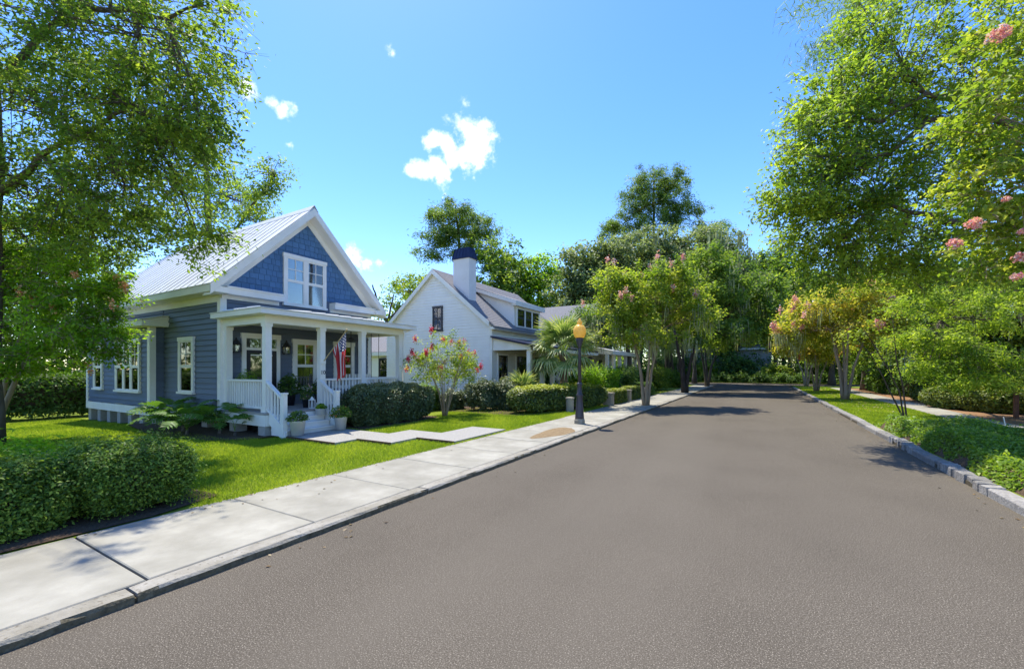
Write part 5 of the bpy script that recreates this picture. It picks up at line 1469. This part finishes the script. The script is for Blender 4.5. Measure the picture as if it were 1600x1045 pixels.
# woods on the right and behind
wood_tree('dense tree behind the golden crape myrtle on the right', 1400, 27, 420, 62, M['mid_leaf'], 361, n=110, clump=.9, size=(.24, .13), low=.12)
wood_tree('dark tree in the right hand woods behind the fresh green tree', 1490, 22, 400, 75, M['dark_leaf'], 362, n=120, clump=.9, size=(.22, .12), low=.1)
wood_tree('mossy tree at the right edge of the woods', 1600, 19, 380, 80, M['mid_leaf'], 363, n=110, clump=.8, size=(.2, .11), low=.08, moss=24)
wood_tree('tree filling the gap between the farthest crape myrtle and the oak', 1300, 44, 425, 60, M['mid_leaf'], 366, n=90, clump=1.2, size=(.32, .18), low=.15)
wood_tree('leafy tree between the golden crape myrtle and the water oak', 1352, 32, 405, 50, M['oak_sun'], 364, n=90, clump=1.0, size=(.26, .14), low=.15)
b = foot(1224, 62)
make_tree('cypress_tree', 'slender dark tree rising above the street end', 'tree', b, [[b, T_(1224, 500, 62), T_(1222, 385, 62)]],
          [(T_(1222, 385, 62), (1.3, 1.3, 1.4), 14), (T_(1218, 410, 62), (2.0, 2.0, 1.8), 24), (T_(1230, 435, 62), (2.4, 2.4, 1.8), 28), (T_(1216, 460, 62), (3.0, 3.0, 2.0), 30)], M['dark_leaf'], M['bark_dark'], per=80, clump=1.2, size=(.3, .14), seed=365, trunk_r=.25, limb_r=.1)
proto1 = wood_tree('tree with bare trunk where the street ends, straight ahead', 1180, 63, 400, 62, M['mid_leaf'], 371, n=110, clump=1.6, size=(.48, .27), low=.3)
proto2 = wood_tree('darker trunked tree at the end of the street', 1213, 58.5, 430, 45, M['dark_leaf'], 372, n=90, clump=1.4, size=(.44, .25), low=.26)
rd = random.Random(9)
ends_ = [(1165, 59), (1140, 63), (1200, 64), (1235, 60), (1150, 66), (1128, 60), (1100, 68), (1245, 66), (1262, 61), (1290, 70), (1320, 66), (1360, 62), (1070, 62), (1040, 72), (1000, 64), (1420, 60), (1470, 66)]
for i, (u, d) in enumerate(ends_):
    p = (proto1, proto2)[i % 2]
    s = rd.uniform(.8, 1.05)
    copy_tree(p, foot(u, d), rd.uniform(0, 6), (s, s, s * rd.uniform(.9, 1.1)), ['tree of the leafy row closing the end of the street', 'dark tree of the row closing the end of the street'][i % 2], ['leafy trees closing the street', 'dark trees closing the street'][i % 2])
# trees shading the far left side, behind the cottage and along the left of the street
proto3 = wood_tree('leafy background tree behind the far left hedge', 40, 27, 330, 110, M['mid_leaf'], 373, n=90, clump=1.0, size=(.2, .11), low=.2)
copy_tree(proto3, foot(165, 29), 1.0, (1, 1, .95), 'background tree between the hedge and the left end of the cottage')
copy_tree(proto3, foot(-120, 24), 2.2, (1, 1, 1.1), 'background tree at the far left edge beyond the hedge')
copy_tree(proto3, foot(470, 40), 3.0, (1, 1, .75), 'background tree hidden behind the cottage gable')
proto4 = wood_tree('dark leafy tree shading the third house', 985, 31, 470, 60, M['dark_leaf'], 374, n=70, clump=.8, size=(.17, .09), low=.4, moss=40)
copy_tree(proto4, foot(1062, 38), 1.1, (1, 1, 1.1), 'shaded tree standing behind the second pavement tree')
copy_tree(proto4, foot(1085, 50), 2.3, (1, 1, 1.3), 'shaded tree near the left side of the street end')
copy_tree(proto4, foot(925, 25.5), .7, (.75, .75, .85), 'dark mossy tree between the palm and the first pavement tree')
copy_tree(proto4, foot(935, 40), 3.1, (1.1, 1.1, 1.2), 'dark tree behind the third house roof')
# trees behind the camera's left and right shoulder that the light passes through
# ================================================================== palm
pb_ = foot(880, 18.2, .05)
palm = thing('palm_tree', 'sabal palm with drooping fan fronds in front of the white house', 'palm', pb_)
tp = at(880, 548, 18.2)
rr = []
pts = []
for i in range(13):
    t = i / 12
    pts.append(Vector((pb_.x + .05 * math.sin(t * 3), pb_.y, .0 + tp.z * t))); rr.append(.17 + .05 * (i % 2) - .02 * t)
MB().tube(pts, rr, 10).build('trunk', M['palm_bark'], palm)
for k in range(34):          # old leaf boots
    a = k * 2.4; z = .25 + (tp.z - .3) * k / 34
    d = Vector((math.cos(a), math.sin(a), 0))
    c = Vector((pb_.x, pb_.y, z)) + d * .16
    MB().add([c + Vector((-d.y, d.x, 0)) * .05, c - Vector((-d.y, d.x, 0)) * .05, c + d * .10 + Vector((0, 0, .17)), c + Vector((0, 0, .05)) + d * .01], [(0, 1, 2), (0, 2, 3), (1, 3, 2), (0, 3, 1)]).build('leaf_boot', M['palm_bark'], palm)
def frond_mesh(seed, droop):
    rg = np.random.default_rng(seed)
    Vq, Tq = [], []
    pet = .75
    def arc(s):    # point along the petiole and midrib
        return np.array((s, 0, .35 * s - droop * s * s))
    ns = 26
    w = .016
    for i in range(6):
        a, b = arc(pet * i / 6), arc(pet * (i + 1) / 6)
        sd = np.array((0, w, 0))
        Vq.append([a - sd, a + sd, b + sd, b - sd]); Tq.append(.35)
    hub = arc(pet)
    tan = unit((arc(pet + .05) - arc(pet))[None])[0]
    upv = np.array((-tan[2], 0, tan[0]))
    for k in range(ns):
        th = (k / (ns - 1) - .5) * R(235)
        d = tan * math.cos(th) + np.array((0, 1, 0)) * math.sin(th) + upv * .15 * math.cos(2 * th)
        d /= np.linalg.norm(d)
        ln = (.80 - .22 * abs(th) / R(117)) * rg.uniform(.9, 1.08)
        s = np.cross(d, upv); s /= np.linalg.norm(s)
        p0 = hub; p1 = hub + d * ln * .55 - np.array((0, 0, .05)); p2 = hub + d * ln * (.93) - np.array((0, 0, .12 + droop * .5 * rg.uniform(.6, 1.6)))
        tt = rg.uniform(.1, .9)
        Vq.append([p0 - s * .008, p0 + s * .008, p1 + s * .030, p1 - s * .030]); Tq.append(tt)
        Vq.append([p1 - s * .030, p1 + s * .030, p2 + s * .004, p2 - s * .004]); Tq.append(min(1, tt + .25))
    return quads_mesh('frond', np.array(Vq), M['palm'], np.array(Tq))
fms = [frond_mesh(400 + i, dr) for i, dr in enumerate((.10, .20, .34, .5))]
rd = random.Random(4)
for k in range(34):
    el = (k / 33)
    o = link('frond', fms[min(2, int(el * 3))], palm)
    a = k * 2.39996
    o.matrix_parent_inverse = Matrix.Identity(4)
    pitch = R(82 - 88 * el + rd.uniform(-8, 8))
    o.matrix_local = Matrix.Translation((0, 0, tp.z - .05 - .05 - .18 * el)) @ Matrix.Rotation(a, 4, 'Z') @ Matrix.Rotation(-pitch + R(19), 4, 'Y') @ Matrix.Scale(rd.uniform(1.1, 1.35), 4)
# small palmetto by the white porch
pm2 = thing('palmetto', 'young fan palm in front of the white house porch', 'palm', (-8.4, 15.2, .05))
for k in range(11):
    o = link('frond', fms[k % 2], pm2)
    o.matrix_parent_inverse = Matrix.Identity(4)
    o.matrix_local = Matrix.Translation((0, 0, .25)) @ Matrix.Rotation(k * 2.39996, 4, 'Z') @ Matrix.Rotation(-R(rd.uniform(35, 75)), 4, 'Y') @ Matrix.Scale(rd.uniform(.8, 1.0), 4)

# ================================================================== philodendrons at the cottage wall
def philo_leaf(seed):
    rg = random.Random(seed)
    vs, fs = [], []
    L = .52
    n = 8
    spine = [Vector((L * i / n, 0, .10 * math.sin(i / n * 2.4) - .16 * (i / n) ** 2)) for i in range(n + 1)]
    for sgn in (-1, 1):
        for i in range(n):
            p, q = spine[i], spine[i + 1]
            t = i / (n - 1)
            w = .26 * math.sin(math.pi * (.18 + .80 * t)) ** .8 * rg.uniform(.85, 1.1) + .03
            m = p.lerp(q, .5)
            o = len(vs)
            tip = m + Vector((.10 + .06 * t, sgn * w, -.04 - .14 * w))
            vs += [p, p.lerp(tip, .72) + Vector((-.030, 0, .02)), tip, q.lerp(tip, .72) + Vector((.018, 0, .02)), q]
            fs += [(o, o + 1, o + 2, o + 3, o + 4)]
    k = len(vs)
    vs += [Vector((-.55, 0, -.42)) + Vector((0, .012, 0)), Vector((-.55, 0, -.42)) - Vector((0, .012, 0)), Vector((-.2, -.010, -.08)), Vector((-.2, .010, -.08)), Vector((0, -.006, 0)), Vector((0, .006, 0))]
    fs += [(k, k + 1, k + 2, k + 3), (k + 3, k + 2, k + 4, k + 5)]
    me = MB().add(vs, fs).mesh('leaf', M['philo'])
    a = me.attributes.new('tint', 'FLOAT', 'POINT'); a.data.foreach_set('value', [rg.uniform(.3, .6) if i < k else .9 for i in range(len(vs))])
    return me
plm = [philo_leaf(500 + i) for i in range(5)]
rd = random.Random(6)
for (x, y, n, s, lb) in ((-12.6, 5.05, 24, .86, 'largest split leaf philodendron in the middle of the cottage wall bed'), (-13.7, 5.1, 18, .8, 'split leaf philodendron at the left of the wall bed'), (-11.35, 5.3, 13, .78, 'split leaf philodendron at the porch corner'), (-10.75, 5.35, 8, .55, 'small split leaf plant under the porch railing'), (-11.9, 4.85, 14, .7, 'low split leaf philodendron spilling onto the lawn')):
    p = thing('philodendron', lb, 'plant', (x, y, .08))
    MB().tube([(x, y, .0), (x + .03, y, .28 * s)], [.05, .035], 6).build('stem', M['bark'], p)
    for k in range(n):
        o = link('leaf', plm[rd.randrange(5)], p)
        o.matrix_parent_inverse = Matrix.Identity(4)
        o.matrix_local = Matrix.Translation((0, 0, .12)) @ Matrix.Rotation(k * 2.39996 + rd.uniform(-.3, .3), 4, 'Z') @ Matrix.Rotation(R(rd.uniform(-30, 12)), 4, 'Y') @ Matrix.Rotation(R(rd.uniform(-20, 20)), 4, 'X') @ Matrix.Scale(s * rd.uniform(.8, 1.1), 4) @ Matrix.Translation((.5, 0, .42))

# ================================================================== pots and porch things
def potted(label, x, y, z, r, h, plant_r, plant_h, m, seed, n=420, size=(.07, .035), bloomm=None, potm='pot', narrow=.78):
    p = thing('potted_plant', label, 'potted plant', (x, y, z))
    MB().lathe([(r * narrow, 0), (r, h * .93), (r * 1.06, h * .94), (r * 1.06, h), (r * .95, h), (r * .93, h * .9)], (x, y, z), 18).build('pot', M[potm], p, True)
    MB().lathe([(r * .93, 0), (.01, .012)], (x, y, z + h * .9), 14).build('soil', M['mulch'], p)
    rg = np.random.default_rng(seed)
    q = unit(rg.normal(size=(n, 3))) * rg.uniform(.25, 1, size=(n, 1)) ** .5
    q[:, 2] = np.abs(q[:, 2])
    P = np.array((x, y, z + h)) + q * np.array((plant_r, plant_r, plant_h))
    link('foliage', quads_mesh('pot_foliage', leaves(rg, P, size[0], size[1], up=.4, out=q, outw=.5), m, rg.uniform(0, 1, n)), p, 'stuff')
    st = MB()
    for k in range(9):
        e = P[k * 7]
        st.tube([(x, y, z + h * .9), e], [.008, .004], 4)
    st.build('stems', M['bark'], p, kind='stuff')
    if bloomm:
        B = P[rg.choice(n, 26)] + np.array((0, 0, .02))
        link('flowers', quads_mesh('pot_flowers', leaves(rg, B, .05, .05), bloomm, rg.uniform(0, 1, 26)), p, 'stuff')
    return p
potted('white pot with dark leafy plant at the left foot of the steps', -9.27, 5.98, .12, .17, .34, .25, .24, M['dark_leaf'], 601)
potted('white pot with trailing flowers at the right foot of the steps', -9.22, 7.12, .12, .155, .32, .30, .30, M['mid_leaf'], 602, n=480, bloomm=M['salmon'])
potted('small bowl pot of lime green plant on the porch step', -9.80, 6.96, .475, .13, .16, .14, .14, M['fresh_leaf'], 603, n=200, size=(.06, .04))
potted('fern in a pot behind the left porch railing', -11.75, 6.15, .618, .15, .5, .30, .55, M['fresh_leaf'], 604, n=700, size=(.14, .016))
potted('tall dark leafy plant between the front door and the porch window', -11.6, 7.25, .618, .15, .32, .34, .62, M['dark_leaf'], 605, n=420, size=(.13, .06), potm='iron')
potted('dark plant in a black urn right of the porch window', -11.2, 7.9, .618, .13, .3, .22, .5, M['dark_leaf'], 606, n=260, size=(.11, .05), potm='iron')
potted('flowering plant beside the second porch column', -10.6, 7.1, .618, .11, .22, .17, .42, M['dark_leaf'], 607, n=260, size=(.08, .04), bloomm=M['pink'], potm='iron')
potted('rail planter with trailing green at the left porch corner', -12.0, 5.58, .30, .09, .12, .22, .2, M['mid_leaf'], 608, n=200, size=(.1, .03))
ln = thing('candle_lantern', 'small white candle lantern on the porch beside the step pot', 'lantern', (-10.25, 7.02, .618))
MB().box(-10.31, -10.19, 6.96, 7.08, .619, .64).box(-10.31, -10.19, 6.96, 7.08, .83, .85).build('frame', M['white'], ln)
for (a, b_) in ((-1, -1), (1, -1), (1, 1), (-1, 1)):
    MB().box(-10.25 + a * .052 - .007, -10.25 + a * .052 + .007, 7.02 + b_ * .052 - .007, 7.02 + b_ * .052 + .007, .641, .829).build('post', M['white'], ln)
MB().lathe([(.03, 0), (.03, .1)], (-10.25, 7.02, .641), 10).build('candle', M['pot'], ln)
MB().lathe([(.06, 0), (.02, .06), (.012, .08)], (-10.25, 7.02, .851), 8).build('cap', M['white'], ln)
ib = thing('garden_stand', 'black wrought iron stand beside the left stair rail', 'stand', (-9.95, 6.12, .475))
for x in (-10.0, -9.9):
    MB().tube([(x, 6.12, .475), (x, 6.12, 1.06)], .009, 5).build('upright', M['iron'], ib)
MB().tube([(-10.0, 6.12, 1.06), (-9.97, 6.12, 1.13), (-9.93, 6.12, 1.13), (-9.9, 6.12, 1.06)], .009, 5).build('arch', M['iron'], ib)
MB().tube([(-9.95 + .04 * math.cos(t * .7), 6.12, .92 + .06 * math.sin(t * .7) + .012 * t) for t in range(10)], .006, 4).build('scroll', M['iron'], ib)
cs_ = [(-9.95 + .045 * math.cos(t * .8), 6.12, .75 + .05 * math.sin(t * .8)) for t in range(9)]
MB().tube(cs_, .006, 4).build('scroll', M['iron'], ib)

# posts in the hedge and pedestals along the left pavement
for (x, y, h, w, lb) in ((-6.62, 15.0, .55, .15, 'short round tabby post standing in the yellow topped hedge'),):
    p = thing('garden_post', lb, 'post', (x, y, .05))
    MB().lathe([(w, 0), (w * .95, h * .9), (w * 1.1, h * .91), (w * 1.1, h), (w * .4, h * 1.04)], (x + .55, y - .3, .05), 12).build('shaft', M['stone_post'], p)
for (x, y, h, w, lb) in ((-5.72, 18.25, .56, .20, 'first tabby pedestal at the end of the yellow topped hedge'), (-5.72, 21.3, .56, .18, 'second tabby pedestal between the low hedges'), (-5.72, 24.4, .56, .18, 'third tabby pedestal beyond the low hedges')):
    p = thing('pedestal', lb, 'post', (x, y, .05))
    MB().box(x - w, x + w, y - w, y + w, 0, h).build('shaft', M['stone_post'], p)
    MB().box(x - w - .03, x + w + .03, y - w - .03, y + w + .03, h, h + .07).build('cap', M['stone_post'], p)
# right: rusty post and blue marker
p = thing('utility_post', 'rusty brown post among the shrubs at right', 'post', (7.05, 19.6, .1))
MB().box(7.0, 7.1, 19.55, 19.65, 0, .86).build('shaft', M['rust'], p)
MB().prism([(6.99, .861), (7.11, .861), (7.05, .92)], 19.54, 19.66, 'y').build('cap', M['rust'], p)
p = thing('marker', 'small blue marker leaning on a pale stake by the right path', 'marker', (5.1, 14.1, .1))
q = at(1575, 671, 10.3)
MB().tube([(q.x, q.y, .0), at(1568, 652, 10.3)], .012, 5).build('stake', M['white'], p)
MB().box(q.x - .10, q.x + .08, q.y - .02, q.y + .02, .10, .26).build('panel', M['blue_plastic'], p)
# ================================================================== the far woods that close the view
def woods(label, pts, h, n, m, seed, size=(.55, .32)):
    """a belt of distant wood that reads as one mass"""
    rng = np.random.default_rng(seed)
    pts = np.array(pts, float)
    seg = rng.integers(0, len(pts) - 1, n // 60)
    t = rng.random(len(seg))[:, None]
    c = pts[seg] * (1 - t) + pts[seg + 1] * t
    c = c + rng.normal(size=c.shape) * min(2.0, h * .22)
    top = h * (.72 + .28 * np.sin(c[:, 0] * .21 + seed) * np.sin(c[:, 1] * .17)) * rng.uniform(.7, 1.1, len(c))
    cz = top * rng.random(len(c)) ** .8
    C3 = np.stack([c[:, 0], c[:, 1], cz], 1)
    idx = np.repeat(np.arange(len(c)), 60)
    P = C3[idx] + rng.normal(size=(len(idx), 3)) * np.array((1.0, 1.0, .8))
    P[:, 2] = np.maximum(P[:, 2], .1)
    T = rng.uniform(.1, .8, len(c))[idx] + rng.normal(size=len(idx)) * .12
    o = link('woods', quads_mesh('woods', leaves(rng, P, size[0], size[1]), m, T), None, 'stuff')
    return tag(o, label, 'woods')
woods('distant green woods beyond the cross street', [(-40, 84), (-10, 88), (20, 86), (50, 78)], 11, 30000, M['mid_leaf'], 701)
woods('dark woods behind the right hand trees', [(50, 78), (34, 56), (26, 36), (22, 18), (24, 2)], 9.5, 36000, M['dark_leaf'], 702, (.4, .24))
woods('dark woods behind the houses on the left', [(-40, 84), (-34, 56), (-36, 30), (-38, 8), (-36, -14)], 8.5, 36000, M['dark_leaf'], 703, (.45, .26))

# fallen leaves and petals along the kerbs and on the lawn
def litter(label, n, zone, z, m, seed, size=(.05, .03)):
    rng = np.random.default_rng(seed)
    P = np.stack([zone(rng, n)[0], zone(rng, n)[1], np.full(n, z)], 1)
    V = leaves(rng, P, size[0], size[1], up=6, fold=.05)
    o = link('fallen_leaves', quads_mesh('fallen_leaves', V, m, rng.uniform(0, 1, n)), None, 'stuff')
    return tag(o, label, 'leaves')
M['dead_leaf'] = leaf_mat('dead_leaf', (.05, .03, .012), (.10, .06, .025), (.16, .11, .05), trans=.1)
litter('brown fallen leaves in the gutter of the left kerb', 90, lambda r, n: (KL + np.abs(r.normal(size=n)) * .22 + .03, 2 + 44 * r.random(n) ** 1.4), .008, M['dead_leaf'], 801)
litter('brown fallen leaves in the gutter of the right kerb', 140, lambda r, n: (KR - np.abs(r.normal(size=n)) * .22 - .03, 3 + 40 * r.random(n) ** 1.4), .008, M['dead_leaf'], 802)
litter('brown leaves scattered on the left pavement and bed edge', 110, lambda r, n: (-5.62 + np.abs(r.normal(size=n)) * .3, -1 + 24 * r.random(n)), .068, M['dead_leaf'], 803, (.04, .024))
litter('pink petals fallen on the verge grass under the crape myrtles', 400, lambda r, n: (4.0 + r.normal(size=n) * .45, 20 + 28 * r.random(n)), .13, M['pink'], 804, (.05, .04))

woods('dark undergrowth behind the bushes where the street ends', [(-34, 64.2), (0, 64.6), (36, 63.6)], 4.2, 21000, M['dark_leaf'], 704, (.36, .2))
